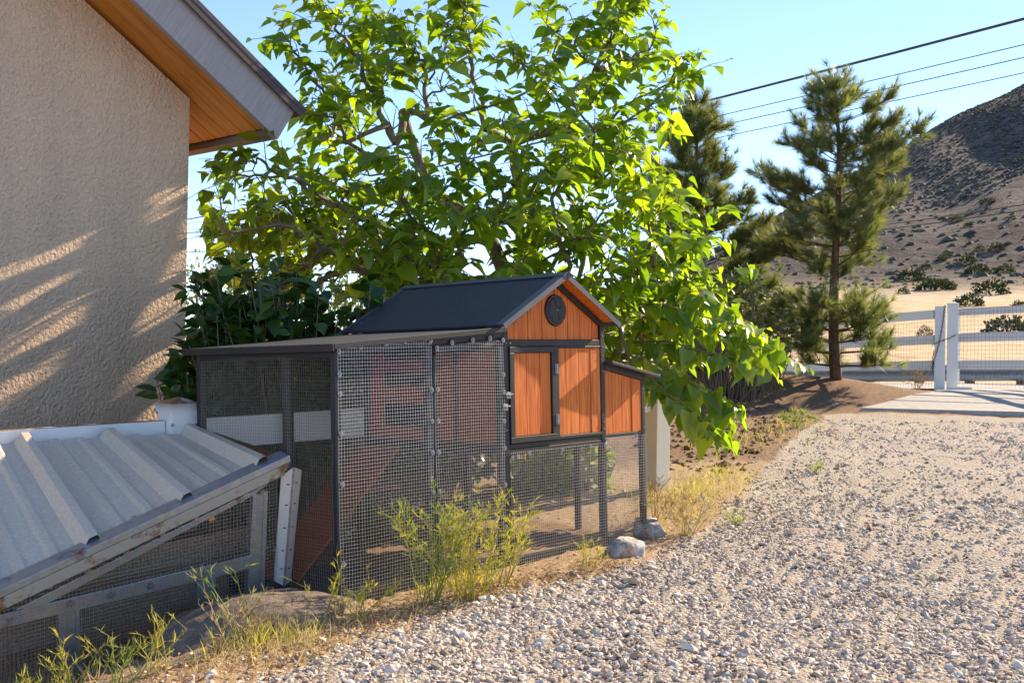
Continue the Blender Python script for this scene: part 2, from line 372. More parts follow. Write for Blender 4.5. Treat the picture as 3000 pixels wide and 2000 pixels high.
hn = n.noise(n.coord((.05, .05, .05)), 5.5, 8, .7); hn2 = n.noise(n.coord((.012, .012, .02)), 1.4, 5, .6)
hc = n.mix(n.ramp(hn, [(.40, (0, 0, 0)), (.58, (1, 1, 1))]), (.050, .043, .046), n.mix(n.ramp(hn2, [(.4, (0, 0, 0)), (.65, (1, 1, 1))]), (.098, .085, .086), (.165, .138, .128)))
n.col(n.mix(hl, c0, hc))
hh = n.math('MULTIPLY', n.math('SUBTRACT', 1.0, vd), gr); hh2 = n.math('MULTIPLY', n.math('SUBTRACT', 1.0, vd2), gr)
n1 = n.bump(hh, .9, .012); n2 = n.bump(n.noise(co, 45, 6, .75), .8, .012, n1); n3 = n.bump(n.math('MULTIPLY', hn, hl), .8, 3.0, n2); n.nrm(n3)
MT['ground'] = m

# ================================================================== SETTING
# gravel boundary (photo pixels on the ground), gravel lies to the right of it
def poly_side(x, y, P):
    """signed distance-like value: x minus boundary x at y"""
    P = sorted(P, key=lambda p: p[1]); return x - np.interp(y, [p[1] for p in P], [p[0] for p in P])
_gb = [hit(*p) for p in ((760, 1985), (1180, 1820), (1520, 1720), (1860, 1655), (2040, 1560), (2200, 1400), (2330, 1270), (2420, 1225))]
GB = [(p.x, p.y) for p in _gb] + [(-1.2, 2.0), (-2.5, -4)]
_sb = [hit(*p) for p in ((1960, 1330), (2130, 1250), (2300, 1190))]
def build_ground():
    ang = np.concatenate([np.linspace(-52, 52, 347), np.linspace(54, 306, 85)]) * math.pi / 180
    rad = np.concatenate([[0.02], np.geomspace(.6, 460, 232)])
    A, Rr = np.meshgrid(ang, rad, indexing='ij'); x = np.sin(A) * Rr; y = np.cos(A) * Rr
    z = G(x, y)
    nz = rng.normal(0, 1, z.shape); z = z + nz * .004 * (Rr < 14) * (Rr > .5)
    V = np.stack([x, y, z], -1).reshape(-1, 3); na, nr = A.shape
    i = np.arange(na)[:, None]; j = np.arange(nr - 1)[None]
    i2 = (i + 1) % na
    Fq = np.stack([i * nr + j, i * nr + j + 1, i2 * nr + j + 1, i2 * nr + j], -1).reshape(-1, 4)
    xf, yf = V[:, 0], V[:, 1]
    sd = poly_side(xf, yf, GB); rr = np.hypot(xf, yf)
    gravel = sstep(sd, -.10, .16) * (1 - sstep(yf, 11.8, 12.6))
    straw = sstep(sd, -1.5, -.3) * (1 - sstep(yf, 7.2, 8.5)) * .9 + .25
    cu = (xf + .5951) * math.cos(.832) + (yf - 3.9403) * math.sin(.832); cv = -(xf + .5951) * math.sin(.832) + (yf - 3.9403) * math.cos(.832)
    straw = straw * (1 - .85 * sstep(cv, -.05, .5) * (1 - sstep(cu, 1.7, 2.1)))
    field = sstep(rr, 19.0, 21.5); hill = sstep(rr, 84, 128) * sstep(xf / np.maximum(yf, .1), -.05, .12)
    o = np_obj('ground', V, Fq, MT['ground'], smooth=True, attrs={k: ('POINT', 'FLOAT', v) for k, v in dict(gravel=gravel, straw=straw, field=field, hill=hill).items()})
    tag(o, kind='structure')
build_ground()

# concrete apron in front of the gate (structure) in slabs, their seams drawn in as the gate rails' shadows
def build_apron():
    o = None
    front = [hit(2520, 1204), hit(3000, 1203)]; yr = [(1204, 1183), (1182, 1167), (1166, 1154), (1153, 1143)]
    xl = {1204: 2520, 1183: 2610, 1182: 2614, 1167: 2665, 1166: 2670, 1154: 2730, 1153: 2735, 1143: 2765}
    emp = bpy.data.objects.new('driveway_apron', None); COL.objects.link(emp); tag(emp, kind='structure'); W[emp.name] = Matrix.Identity(4)
    for k, (ya, yb) in enumerate(yr):
        pa = hit(xl[ya], ya); pb = hit(xl[yb], yb); sl = (pb.y - pa.y)
        pts = []
        P = [(pa.x, pa.y), (pa.x + 5, pa.y - .15), (pb.x + 5, pb.y - .15 - .03), (pb.x, pb.y - .04)]
        b = MB(); b.prism([Vector((x, y, ground(x, y) + .035)) for x, y in P], (0, 0, -.16)); b.build('slab', MT['concrete'], emp, bevel=.006)
build_apron()

# ------------------------------------------------------------------ house
HT = R(42.0); hu = Vector((math.sin(HT), math.cos(HT), 0)); hn_ = Vector((math.cos(HT), -math.sin(HT), 0)); UZ = Vector((0, 0, 1))
hc0 = at(548, 600, 6.2); hc0.z = 0
def hpl(px, py, off=0): return onplane(px, py, hc0 + hn_ * off, hn_)
def build_house():
    t = thing('house', 'beige stucco house corner with stained wood soffit and grey barge board', 'house', (hc0.x, hc0.y, -.3))
    OV = .38
    a = hpl(556, 290); b_ = hpl(245, 0); slope = (b_.z - a.z) / ((b_ - a).dot(-hu)); za = a.z
    L = 4.6; ztop = za + slope * L
    base = lambda s, z, off=0: Vector((hc0.x, hc0.y, 0)) + hu * s + hn_ * off + UZ * z
    c0 = (a - hc0).dot(hu)
    wall = MB(); wall.prism([base(c0, -.35), base(c0, za), base(c0 - L, ztop), base(c0 - L, -.35)], -hn_ * .2)
    wall.prism([base(c0, -.35, -.203), base(c0, za, -.203), base(c0, za, -5), base(c0, -.35, -5)], -hu * .2)
    wall.build('wall', MT['stucco'], t)
    # roof frame: bottom tip of the barge board
    tip = hpl(808, 409, OV); ts = (tip - hc0).dot(hu); tz = tip.z
    up = (-hu + UZ * slope).normalized(); nrm = (hu * slope + UZ).normalized()   # along rake, and roof normal
    P = lambda s, off, dn: Vector((hc0.x, hc0.y, 0)) + hn_ * off + hu * ts + UZ * tz + up * s + nrm * dn
    bh = .225
    # the plumb/square cut end leans as the photo: square to the rake
    lm2 = Matrix.Identity(4)
    for i_ in range(3): lm2[i_][0] = up[i_]; lm2[i_][1] = hn_[i_]; lm2[i_][2] = nrm[i_]; lm2[i_][3] = P(2.6, OV, bh / 2)[i_]
    b = MB(); b.box((-2.6, -.019, -bh / 2), (2.6, .019, bh / 2)); place('barge_board', b.mesh('barge_board', MT['barge']), lm2, t)
    b = MB(); b.obox(P(2.62, OV + .012, bh + .012), up * 2.66, hn_ * .04, nrm * .012); b.obox(P(2.62, OV + .0465, bh - .012), up * 2.66, hn_ * .0035, nrm * .024)
    b.build('drip_edge', MT['brown_metal'], t)
    # eave fascia running back from the tip
    e0 = P(.0, OV - .0195, 0)
    b = MB(); b.obox(P(.019, OV - .02 - 2.6, bh / 2), up * .019, hn_ * 2.6, nrm * bh / 2); b.build('fascia', MT['fascia_paint'], t)
    b = MB(); b.obox(P(-.03, OV - .02 - 2.6, bh + .006), up * .03, hn_ * 2.6, nrm * .006); b.build('eave_flashing', MT['brown_metal'], t)
    # soffit planks run along the rake, laid under the roof deck
    pw = .135; k = 0; dz = .047
    for k in range(9):
        o0 = OV - .0195 - pw * k - .003
        lmat = Matrix.Identity(4)
        for i_ in range(3): lmat[i_][0] = up[i_]; lmat[i_][1] = hn_[i_]; lmat[i_][2] = nrm[i_]; lmat[i_][3] = P(2.62, o0 - pw / 2 + .0015, dz + .009)[i_]
        bb = MB(); bb.box((-2.57, -pw / 2 + .003, -.009), (2.57, pw / 2 - .003, .009)); bb.v = [(x_ + k * 3.7, y_, z_) for x_, y_, z_ in bb.v]; lmat = lmat @ Matrix.Translation((-k * 3.7, 0, 0))
        so = place('soffit_plank', bb.mesh('soffit_plank', MT['soffit']), lmat, t); bv = so.modifiers.new('bevel', 'BEVEL'); bv.width = .004
    b = MB(); b.obox(P(2.6, OV - .045 - 2.6, bh + .03), up * 2.64, hn_ * 2.62, nrm * .014); b.build('roof', MT['shingle'], t)
    b = MB(); b.obox(P(2.6, OV - .03 - 2.6, .14), up * 2.55, hn_ * 2.57, nrm * .065); b.build('roof_deck', MT['fascia_paint'], t)
    for s in (.45, 1.05, 1.9, 2.6):
        bb = MB(); bb.disc(P(s, OV + .0195, bh * .45), hn_, .006, .003, 8); bb.build('nail_head', MT['zinc'], t)
build_house()

# ------------------------------------------------------------------ white vinyl fence beside the house (post - rail - post)
FT = R(46.5); fu = Vector((math.sin(FT), math.cos(FT), 0)); fn = Vector((math.cos(FT), -math.sin(FT), 0))
fp0 = at(522, 1250, 4.58); fp0.z = 0
fsl = Vector((fu.x, fu.y, .030)).normalized()
def build_fence():
    t = thing('rail_fence', 'white vinyl rail fence with rusty brown stained caps beside the stucco wall', 'fence', (fp0.x, fp0.y, ground(fp0.x, fp0.y)))
    ztop = at(522, 1227, 4.58).z
    hw = .062
    for s in (0, 3.07):
        c = fp0 + fsl * s; g = ground(c.x, c.y); zt = ztop + .035 + .03 * s
        b = MB(); b.obox((c.x, c.y, (g - .1 + zt) / 2), fu * hw, fn * hw, UZ * (zt - g + .1) / 2); p = b.build('post', MT['vinyl'] if s == 0 else MT['cream_vinyl'], t, bevel=.004)
        b = MB(); h = hw + .006; z0 = zt - .005
        q = [Vector((c.x, c.y, 0)) + fu * (i * h) + fn * (j * h) for i, j in ((-1, -1), (1, -1), (1, 1), (-1, 1))]
        b.add([v + UZ * z0 for v in q] + [v + UZ * (z0 + .036) for v in q] + [Vector((c.x, c.y, z0 + .062))], [(3, 2, 1, 0), (0, 1, 5, 4), (1, 2, 6, 5), (2, 3, 7, 6), (3, 0, 4, 7), (4, 5, 8), (5, 6, 8), (6, 7, 8), (7, 4, 8)])
        cap = b.build('post_cap', MT['vinyl_rusty'], p)
        me = cap.data; at_ = me.attributes.new('stain', 'FLOAT', 'POINT')
        at_.data.foreach_set('value', np.array([0, 0, 0, 0, .75, .75, .75, .75, 1], np.float32))
    for (s0, s1) in ((-2.2, -.064), (.064, 3.006)):
        for dz in ((-.066, -.40) if s0 < 0 else (-.066,)):
            a = fp0 + fsl * s0; e_ = fp0 + fsl * s1
            a.z = ztop + dz + .03 * s0; e_.z = ztop + dz + .03 * s1
            b = MB(); b.bar(a, e_, .038, .132); b.build('rail', MT['vinyl_rusty'], t, bevel=.003)
    for px in (505, 575):   # bolts holding the roof sheet's mesh on the post
        p = onplane(px, 1245, fp0 + fn * .066, fn); b = MB(); b.disc(p, fn, .0075, .004, 10); b.disc(p + fn * .004, fn, .004, .003, 8); b.build('bolt', MT['galv'], t)
build_fence()

# ------------------------------------------------------------------ chicken coop
def rotm(a, b, c):
    return Matrix.Rotation(c, 4, 'Z') @ Matrix.Rotation(b, 4, 'Y') @ Matrix.Rotation(a, 4, 'X')
CM = Matrix.Translation((-.5951, 3.9403, 0.0004)) @ rotm(-.0274, -.0201, .832)
CU, CV, CW = (CM.to_3x3() @ Vector(v) for v in ((1, 0, 0), (0, 1, 0), (0, 0, 1)))
def wires(mb, O, U, V, lu, lv, pitch=.0127, r=.00068, wob=.0015, seg=6, clip=None, seed=0, nrm=None):
    """welded mesh of real wires: origin O, unit axes U, V, size lu x lv; clip(u)->(v0,v1) limits"""
    O, U, V = Vector(O), Vector(U).normalized(), Vector(V).normalized(); Nn = U.cross(V).normalized()
    rs = random.Random(seed); ph = [rs.uniform(0, 6) for _ in range(6)]
    def pos(u, v):
        du = wob * (math.sin(v * 9 + ph[0] + u * 4) + .6 * math.sin(v * 23 + ph[1])); dv = wob * (math.sin(u * 8 + ph[2]) + .6 * math.sin(u * 19 + ph[3] + v * 5))
        return O + U * (u + du) + V * (v + dv) + Nn * (wob * 1.6 * math.sin(u * 7 + ph[4]) * math.sin(v * 6 + ph[5]))
    def strip(pts):
        n0 = len(mb.v)
        for i, p in enumerate(pts):
            t = (pts[min(i + 1, len(pts) - 1)] - pts[max(i - 1, 0)]).normalized(); x = t.cross(Nn).normalized()
            for k in range(3):
                a = 2 * math.pi * k / 3 + .5; mb.v.append(tuple(p + x * math.cos(a) * r + Nn * math.sin(a) * r))
        for i in range(len(pts) - 1):
            for k in range(3):
                a = n0 + i * 3 + k; b = n0 + i * 3 + (k + 1) % 3; mb.f.append((a, b, b + 3, a + 3))
    nu = int(lu / pitch); nv = int(lv / pitch)
    for i in range(nu + 1):
        u = i * pitch; v0, v1 = clip(u) if clip else (0, lv)
        if v1 - v0 < pitch: continue
        strip([pos(u, v0 + (v1 - v0) * k / seg) for k in range(seg + 1)])
    for j in range(nv + 1):
        v = j * pitch
        us = [i * lu / 60 for i in range(61)]; ok = [u for u in us if (clip(u)[0] <= v <= clip(u)[1] if clip else True)]
        if len(ok) < 3: continue
        a, e_ = min(ok), max(ok); s_ = max(3, int((e_ - a) / .1)); strip([pos(a + (e_ - a) * k / s_, v) for k in range(s_ + 1)])
    return mb
_washer = None
def washer_mesh():
    global _washer
    if _washer is None:
        b = MB(); b.disc((0, 0, 0), (0, 0, 1), .0105, .0014, 16, .0098); b.disc((0, 0, .0014), (0, 0, 1), .0056, .0032, 10, .0040); _washer = b.mesh('washer', MT['zinc'])
    return _washer
def build_coop():
    t = thing('chicken_coop', 'orange and black wooden chicken coop with gabled felt roof and wire mesh run', 'chicken coop', mat=CM)
    LB = lambda a, b: MB().box(a, b)
    B = lambda name, a, b, m='black', par=None, bev=.0018: MB().box(a, b).build(name, MT[m], par or t, world=False, bevel=bev)
    fr = .028
    def lean(u): return .905 + .066 * u / .876            # underside of the run roof
    # ---- run frame
    for (u, v) in ((0, 0), (0, .862)):
        B('post', (u, v, -.03), (u + fr, v + fr, lean(u) - .002))
    B('post', (.878, 0, -.03), (.906, fr, .998)); B('post', (1.526, 0, -.03), (1.554, fr, .998)); B('post', (.878, .862, -.03), (.906, .89, .998)); B('post', (1.526, .862, -.03), (1.554, .89, .998))
    B('side_post', (.003, .292, .0), (.023, .318, .878))
    for v0 in (0.0015,):   # fixed panel stile and run door frame
        B('stile', (.4475, v0, .0), (.4745, v0 + .025, lean(.449) - .033)); B('rail', (.0285, v0 + .001, -.005), (.447, v0 + .024, .022))
    sl = (lean(.876) - lean(0)) / .876
    def sloped(name, u0, u1, v0, v1, d0, d1, m='black', par=None):
        pts = [Vector((u0, v0, lean(u0) + d0)), Vector((u1, v0, lean(u1) + d0)), Vector((u1, v0, lean(u1) + d1)), Vector((u0, v0, lean(u0) + d1))]
        b = MB(); b.prism(pts, (0, v1 - v0, 0)); return b.build(name, MT[m], par or t, world=False, bevel=.001)
    sloped('top_rail', .0285, .447, .002, .026, -.030, -.0015); sloped('top_rail', .4475, .8775, .002, .026, -.030, -.0015)
    d = sloped('run_door', .4775, .8755, .0005, .024, -.060, -.0325)
    for a, b in (((.4775, .0005, .03), (.5025, .024, .872)), ((.8505, .0005, .03), (.8755, .024, .905))): B('door_stile', a, b, par=d)
    B('door_rail', (.503, .001, .03), (.850, .0235, .056), par=d)
    B('rail', (.4755, .002, -.008), (.8775, .025, .026))
    B('side_rail', (.002, .0285, -.005), (.026, .861, .022)); B('side_rail', (.002, .0285, .866), (.026, .861, .898))
    B('back_rail', (.0285, .864, -.005), (.877, .888, .022)); B('back_rail', (.0285, .864, .87), (.877, .888, .90))
    B('back_post', (.44, .866, .023), (.465, .886, .868))
    B('dark_floor_slab', (.03, .03, -.02), (.876, .86, .012), 'dark_brown_floor')  # thin dark slab added to darken the run floor
    # ---- run roof
    ro = sloped('run_roof', -.032, .874, -.030, .93, .0005, .013, 'felt')
    sloped('roof_edge', -.030, .862, -.040, -.0305, -.006, .0145, par=ro)
    sloped('roof_edge', -.040, -.0325, -.040, .93, -.012, .0145, par=ro)
    # ---- box: floor, beams, panels
    B('beam', (.907, .0015, .9045), (1.5255, .026, .932)); B('beam', (.907, .0015, .457), (1.5255, .026, .4795)); B('beam', (.907, .004, .4805), (1.5255, .024, .5005))
    B('bottom_rail', (.907, .0015, .0), (1.5255, .026, .032))
    B('side_beam', (.879, .029, .46), (.905, .861, .50)); B('side_beam', (1.527, .029, .46), (1.553, .861, .50)); B('back_beam', (.907, .863, .46), (1.525, .888, .50))
    B('floor_board', (.907, .027, .485), (1.525, .862, .499), 'redbrown')
    # gable wall boards
    gl = lambda u: (.999 + (u - .907) * (1.172 - .995) / (1.224 - .919)) if u < 1.222 else (.999 + (1.5255 - u) * (1.172 - .995) / (1.224 - .919))
    ed = [.907, .955, 1.044, 1.135, 1.222, 1.307, 1.394, 1.478, 1.5255]
    for i in range(len(ed) - 1):
        a, b = ed[i] + .0018, ed[i + 1] - .0018; v = .010 + .001 * (i % 2)
        pts = [(a, v, .9325), (b, v, .9325), (b, v, gl(b)), (a, v, gl(a))]
        mb = MB(); mb.prism([Vector(p) for p in pts], (0, .012, 0)); mb.build('gable_board', MT['orange'], t, world=False, bevel=.002)
    bk = MB(); bk.prism([Vector(p) for p in ((.907, .86, .93), (1.5255, .86, .93), (1.5255, .86, 1.0), (1.222, .86, 1.17), (.907, .86, 1.0))], (0, .012, 0)); bk.build('back_gable', MT['orange'], t, world=False)
    # gable rafters
    for s in (-1, 1):
        a = Vector((1.2225 + s * .012, .0, 1.150 + .02)); b = Vector((1.2225 + s * .306, .0, 1.0 + .004))
        mb = MB(); mb.bar(a, b, .012, .024, upv=(0, 0, 1)); mb.v = [(x, y + .001, z) for x, y, z in mb.v]; mb.build('rafter', MT['black'], t, world=False)
    # round vent
    v = MB(); v.disc((1.221, .009, 1.060), (0, -1, 0), .070, .008, 40, .066); vent = v.build('vent', MT['black'], t, world=False)
    v = MB(); v.disc((1.221, .0005, 1.060), (0, -1, 0), .056, .003, 40, .054); v.build('vent_cover', MT['black'], vent, world=False)
    for k in range(5):
        a0 = 2 * math.pi * (k / 5 + .05); pts = [Vector((1.221 + math.cos(a0 + da) * rr, -.0026, 1.060 + math.sin(a0 + da) * rr)) for da, rr in ((-.08, .012), (-.30, .046), (0, .049), (.30, .046), (.08, .012))]
        v = MB(); v.prism(pts, (0, -.002, 0)); v.build('vent_blade', MT['black'], vent, world=False)
    for k in range(4):
        a0 = math.pi / 4 + math.pi / 2 * k; v = MB(); v.disc((1.221 + math.cos(a0) * .061, .001, 1.060 + math.sin(a0) * .061), (0, -1, 0), .0026, .0015, 8); v.build('screw', MT['zinc'], vent, world=False)
    v = MB(); v.disc((1.221, -.0048, 1.060), (0, -1, 0), .0034, .0015, 8); v.build('screw', MT['zinc'], vent, world=False)
    # ---- left door (framed), right fixed panel
    def planks(name, u0, u1, w0, w1, vv, edges, par, m='orange', axis='u', topf=None):
        es = [u0] + edges + [u1]
        for i in range(len(es) - 1):
            a, b = es[i] + .0017, es[i + 1] - .0017; q = vv + .0012 * ((i * 7) % 3)
            if topf: pts = [(a, q, w0), (b, q, w0), (b, q, topf(b)), (a, q, topf(a))]
            else: pts = [(a, q, w0), (b, q, w0), (b, q, w1), (a, q, w1)]
            mb = MB(); mb.prism([Vector(p) for p in pts], (0, .010, 0)); mb.build(name, MT[m], par, world=False, bevel=.0022)
    dr = B('door', (.910, -.006, .503), (1.206, .0135, .529)); B('door_rail', (.910, -.006, .8775), (1.206, .0135, .9025), par=dr)
    B('door_stile', (.910, -.006, .5295), (.9375, .0135, .877), par=dr); B('door_stile', (1.178, -.006, .5295), (1.206, .0135, .877), par=dr)
    planks('plank', .938, 1.1775, .530, .8765, .001, [1.017, 1.105], dr)
    B('panel_stile', (1.2075, .0, .5015), (1.2295, .02, .9040)); B('panel_rail', (1.230, .0, .5015), (1.5255, .02, .516)); B('panel_rail', (1.230, .0, .8965), (1.5255, .02, .9040))
    planks('plank', 1.230, 1.5255, .5165, .896, .004, [1.282, 1.372, 1.455], t)
    for w_ in (.807, .590):
        h = B('hinge', (1.1965, -.0085, w_ - .021), (1.2175, -.0065, w_ + .021), 'zinc', bev=.0005)
        mb = MB(); mb.tube([(1.207, -.010, w_ - .021), (1.207, -.010, w_ + .021)], .003, 8); mb.build('hinge_pin', MT['zinc'], h, world=False)
        for du in (-.0055, .0055):
            for dw in (-.015, .015):
                mb = MB(); mb.disc((1.207 + du, -.0086, w_ + dw), (0, -1, 0), .0022, .001, 8); mb.build('screw', MT['zinc'], h, world=False)
    for (u_, w_) in ((.895, .703), (.876, .655)):
        h = B('latch', (u_ - .013, -.009, w_ - .013), (u_ + .013, -.0015, w_ + .013), 'zinc', bev=.001)
        mb = MB(); mb.tube([(u_ - .022, -.012, w_ + .004), (u_ + .024, -.012, w_ + .004)], .0035, 8); mb.tube([(u_ - .006, -.012, w_ + .004), (u_ - .006, -.022, w_ - .004)], .003, 8); mb.build('latch_bolt', MT['zinc'], h, world=False)
    # ---- left side wall of the box, seen through the run, with pop door and ramp
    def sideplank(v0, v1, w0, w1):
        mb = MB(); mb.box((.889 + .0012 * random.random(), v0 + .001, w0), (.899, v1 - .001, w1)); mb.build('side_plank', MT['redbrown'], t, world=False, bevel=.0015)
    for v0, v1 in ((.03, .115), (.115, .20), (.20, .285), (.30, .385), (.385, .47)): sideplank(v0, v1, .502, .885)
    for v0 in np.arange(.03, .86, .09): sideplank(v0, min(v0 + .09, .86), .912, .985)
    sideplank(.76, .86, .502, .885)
    for w0 in (.502, .80): B('side_slat', (.889, .472, w0), (.899, .76, w0 + .06), 'redbrown')
    B('side_slat', (.889, .472, .66), (.899, .76, .74), 'redbrown')
    B('side_trim', (.880, .03, .887), (.9, .86, .911)); B('side_trim', (.880, .286, .502), (.9, .299, .886)); B('side_trim', (.880, .460, .502), (.888, .474, .886))
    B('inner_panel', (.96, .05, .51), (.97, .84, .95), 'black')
    for v0 in np.arange(.03, .86, .09):
        mb = MB(); mb.box((1.534, v0 + .001, .502), (1.546, min(v0 + .09, .86) - .001, .998)); mb.build('side_plank', MT['orange'], t, world=False)
        if v0 < .8:
            u0 = .91 + v0 * .73; mb = MB(); mb.box((u0, .872, .502), (min(u0 + .064, 1.524), .884, .93)); mb.build('back_plank', MT['orange'], t, world=False)
    # ramp
    ra, rb = Vector((.82, .71, .47)), Vector((.07, .46, .025)); rd_ = (rb - ra).normalized(); sx = rd_.cross(Vector((0, 0, 1))).normalized()
    mb = MB(); mb.bar(ra, rb, .20, .012); rp = mb.build('ramp', MT['redbrown'], t, world=False)
    for k in range(6):
        p = ra.lerp(rb, (k + .6) / 6.4) + sx.cross(rd_) * .012; mb = MB(); mb.obox(p, sx * .085, rd_ * .008, sx.cross(rd_) * .005); mb.build('cleat', MT['redbrown'], rp, world=False)
    B('perch_shelf', (.55, .55, .30), (.80, .80, .31), 'redbrown'); B('perch_leg', (.66, .66, -.02), (.69, .69, .30))
    # ---- gable roof
    ap = Vector((1.2215, 0, 1.216)); eL = Vector((.812, 0, .992)); eR = Vector((1.600, 0, 1.003))
    for s, e_ in ((-1, eL), (1, eR)):
        dd = (e_ - ap).normalized(); nn = Vector((dd.z, 0, -dd.x)) * (1 if s < 0 else -1); nn = -nn if nn.z < 0 else nn
        a = ap + Vector((0, -.058, 0)); b = e_ + Vector((0, -.058, 0))
        mb = MB(); mb.prism([a, b, b - nn * .011, a - nn * .011 + Vector((0, 0, -.002))], (0, 1.015, 0)); ro = mb.build('roof_panel', MT['felt'], t, world=False, bevel=.001)
        # soffit orange strip, rake trim of folded metal at both ends
        a2, b2 = a + dd * .02 - nn * .012, b - dd * .05 - nn * .012
        mb = MB(); mb.prism([a2, b2, b2 - nn * .006, a2 - nn * .006], (0, .066, 0)); mb.build('roof_lining', MT['orange'], ro, world=False)
        for v0 in (-.064, .945):
            a3, b3 = a.copy(), b.copy(); a3.y = b3.y = v0
            mb = MB(); mb.prism([a3 + nn * .0012, b3 + nn * .0012, b3 + nn * .0035, a3 + nn * .0035], (0, .042 if v0 < 0 else .02, 0)); mb.prism([a3 - nn * .020, b3 - nn * .020, b3 + nn * .001, a3 + nn * .001], (0, .0035, 0)); mb.build('rake_trim', MT['metal_trim'], ro, world=False)
        a4, b4 = ap + dd * .001, ap + dd * .034
        mb = MB(); mb.prism([Vector((a4.x, -.070, a4.z)) + nn * .0042, Vector((b4.x, -.070, b4.z)) + nn * .0042, Vector((b4.x, -.070, b4.z)) + nn * .0068, Vector((a4.x, -.070, a4.z)) + nn * .0068], (0, 1.04, 0)); mb.build('ridge_cap', MT['metal_trim'], ro, world=False)
        for (tt, vv) in ((.82, -.005), (.62, .0), (.83, .90)):
            p = ap.lerp(e_, tt) + nn * .0005; p.y = vv + .012 if vv < .5 else vv; mb = MB(); mb.disc(p, nn, .004, .003, 10); mb.build('screw', MT['zinc'], ro, world=False)
        mb = MB(); mb.prism([ap + dd * .05 - nn * .014 + Vector((0, .03, 0)), e_ - dd * .08 - nn * .014 + Vector((0, .03, 0)), e_ - dd * .08 - nn * .030 + Vector((0, .03, 0)), ap + dd * .05 - nn * .030 + Vector((0, .03, 0))], (0, .02, 0)); mb.build('rafter', MT['black'], ro, world=False)
    # ---- nest box
    nb_top = lambda u: .805 - (u - 1.556) * (.058 / .30)
    B('nest_post', (1.836, .0015, -.02), (1.861, .026, .742)); B('nest_post', (1.836, .40, -.02), (1.861, .425, .742))
    B('nest_rail', (1.5545, .003, .4865), (1.8355, .024, .502)); B('nest_side_rail', (1.838, .0265, .4865), (1.859, .3995, .512))
    nt_ = lambda u: nb_top(u) - .010
    planks('nest_plank', 1.5545, 1.8355, .5025, 0, .004, [1.612, 1.686, 1.760], t, topf=nt_)
    for v0 in (.027, .12, .213, .306): mb = MB(); mb.box((1.842, v0, .5125), (1.853, v0 + .092, .738)); mb.build('nest_side_plank', MT['orange'], t, world=False)
    pts = [Vector((u, -.003, z)) for u, z in ((1.5545, nb_top(1.5545) - .009), (1.862, nb_top(1.862) - .009), (1.862, nb_top(1.862) + .018), (1.5545, nb_top(1.5545) + .018))]
    mb = MB(); mb.prism(pts, (0, .018, 0)); mb.build('nest_top_rail', MT['black'], t, world=False)
    pts = [Vector((u, -.045, z)) for u, z in ((1.5545, nb_top(1.5545) + .0185), (1.928, nb_top(1.928) + .0185), (1.928, nb_top(1.928) + .031), (1.5545, nb_top(1.5545) + .031))]
    mb = MB(); mb.prism(pts, (0, .50, 0)); mb.build('nest_roof', MT['felt'], t, world=False, bevel=.001)
    # ---- wire mesh panels (real wires) on the front of the frame
    Lc = lambda *p: CM @ Vector(p)
    def panel(name, u0, u1, w0, w1, vv=-.0035, seed=1, top=None, wob=.0016, m='wire'):
        mb = MB(); clip = (lambda u: (0, top(u + u0) - w0)) if top else None
        wires(mb, (u0, vv, w0), (1, 0, 0), (0, 0, 1), u1 - u0, (w1 - w0) if not top else max(top(u0), top(u1)) - w0, clip=clip, seed=seed, wob=wob)
        o = mb.build(name, MT[m], t, world=False); tag(o, kind='stuff'); return o
    panel('wire_mesh', .010, .470, -.012, .9, seed=1, top=lambda u: lean(u) - .006, vv=-.0032)
    o = panel('wire_mesh', .486, .872, .0, .9, seed=2, top=lambda u: lean(u) - .040, wob=.0026, vv=-.0050)
    panel('wire_mesh', .909, 1.546, -.018, .468, seed=3, wob=.0009)
    panel('wire_mesh', 1.556, 1.862, .0, .488, seed=4, wob=.0012)
    mb = MB(); wires(mb, (.0015, .020, .0), (0, 1, 0), (0, 0, 1), .855, .875, seed=5, wob=.0022, r=.00045); tag(mb.build('wire_mesh', MT['dull_wire'], t, world=False), kind='stuff')
    mb = MB(); wires(mb, (.03, .890, .0), (1, 0, 0), (0, 0, 1), .85, .875, seed=6, wob=.0022, r=.0004); tag(mb.build('wire_mesh', MT['dull_wire'], t, world=False), kind='stuff')
    mb = MB(); wires(mb, (1.8625, .02, .0), (0, 1, 0), (0, 0, 1), .39, .488, seed=7, wob=.0012); tag(mb.build('wire_mesh', MT['wire'], t, world=False), kind='stuff')
    # ---- washers
    WS = [(.016, .890), (.115, .906), (.235, .917), (.33, .925), (.462, .928), (.017, .81), (.018, .74), (.020, .60), (.022, .42), (.022, .14), (.05, .035), (.464, .74), (.464, .62), (.464, .50), (.464, .35),
          (.493, .900), (.575, .920), (.69, .930), (.79, .938), (.868, .930), (.493, .74), (.493, .62), (.493, .50), (.493, .35), (.866, .79), (.866, .72), (.866, .60), (.866, .49), (.866, .34), (.866, .17),
          (.914, .445), (1.02, .455), (1.235, .456), (1.43, .459), (1.54, .452), (.917, .20), (1.546, .205), (.935, .018), (.897, .027), (1.548, .48), (1.78, .482)]
    for u, w_ in WS:
        vv = -.008 if .48 < u < .88 else -.0052
        place('washer', washer_mesh(), CM @ Matrix.Translation((u, vv, w_)) @ Matrix.Rotation(math.pi / 2, 4, 'X'), t)
    for u, w_, in ((.893, .918), (.906 + .004, .918), (.888, .560), (1.539, .95), (1.539, .90), (1.538, .86), (1.54, .56), (1.538, .53), (1.849, .70), (1.85, .52), (1.54, .79)):
        mb = MB(); mb.disc((u, -.0002 if u < .9 or u > 1.5 else -.007, w_), (0, -1, 0), .0042, .003, 10, .003); mb.build('screw', MT['zinc'], t, world=False)
build_coop()

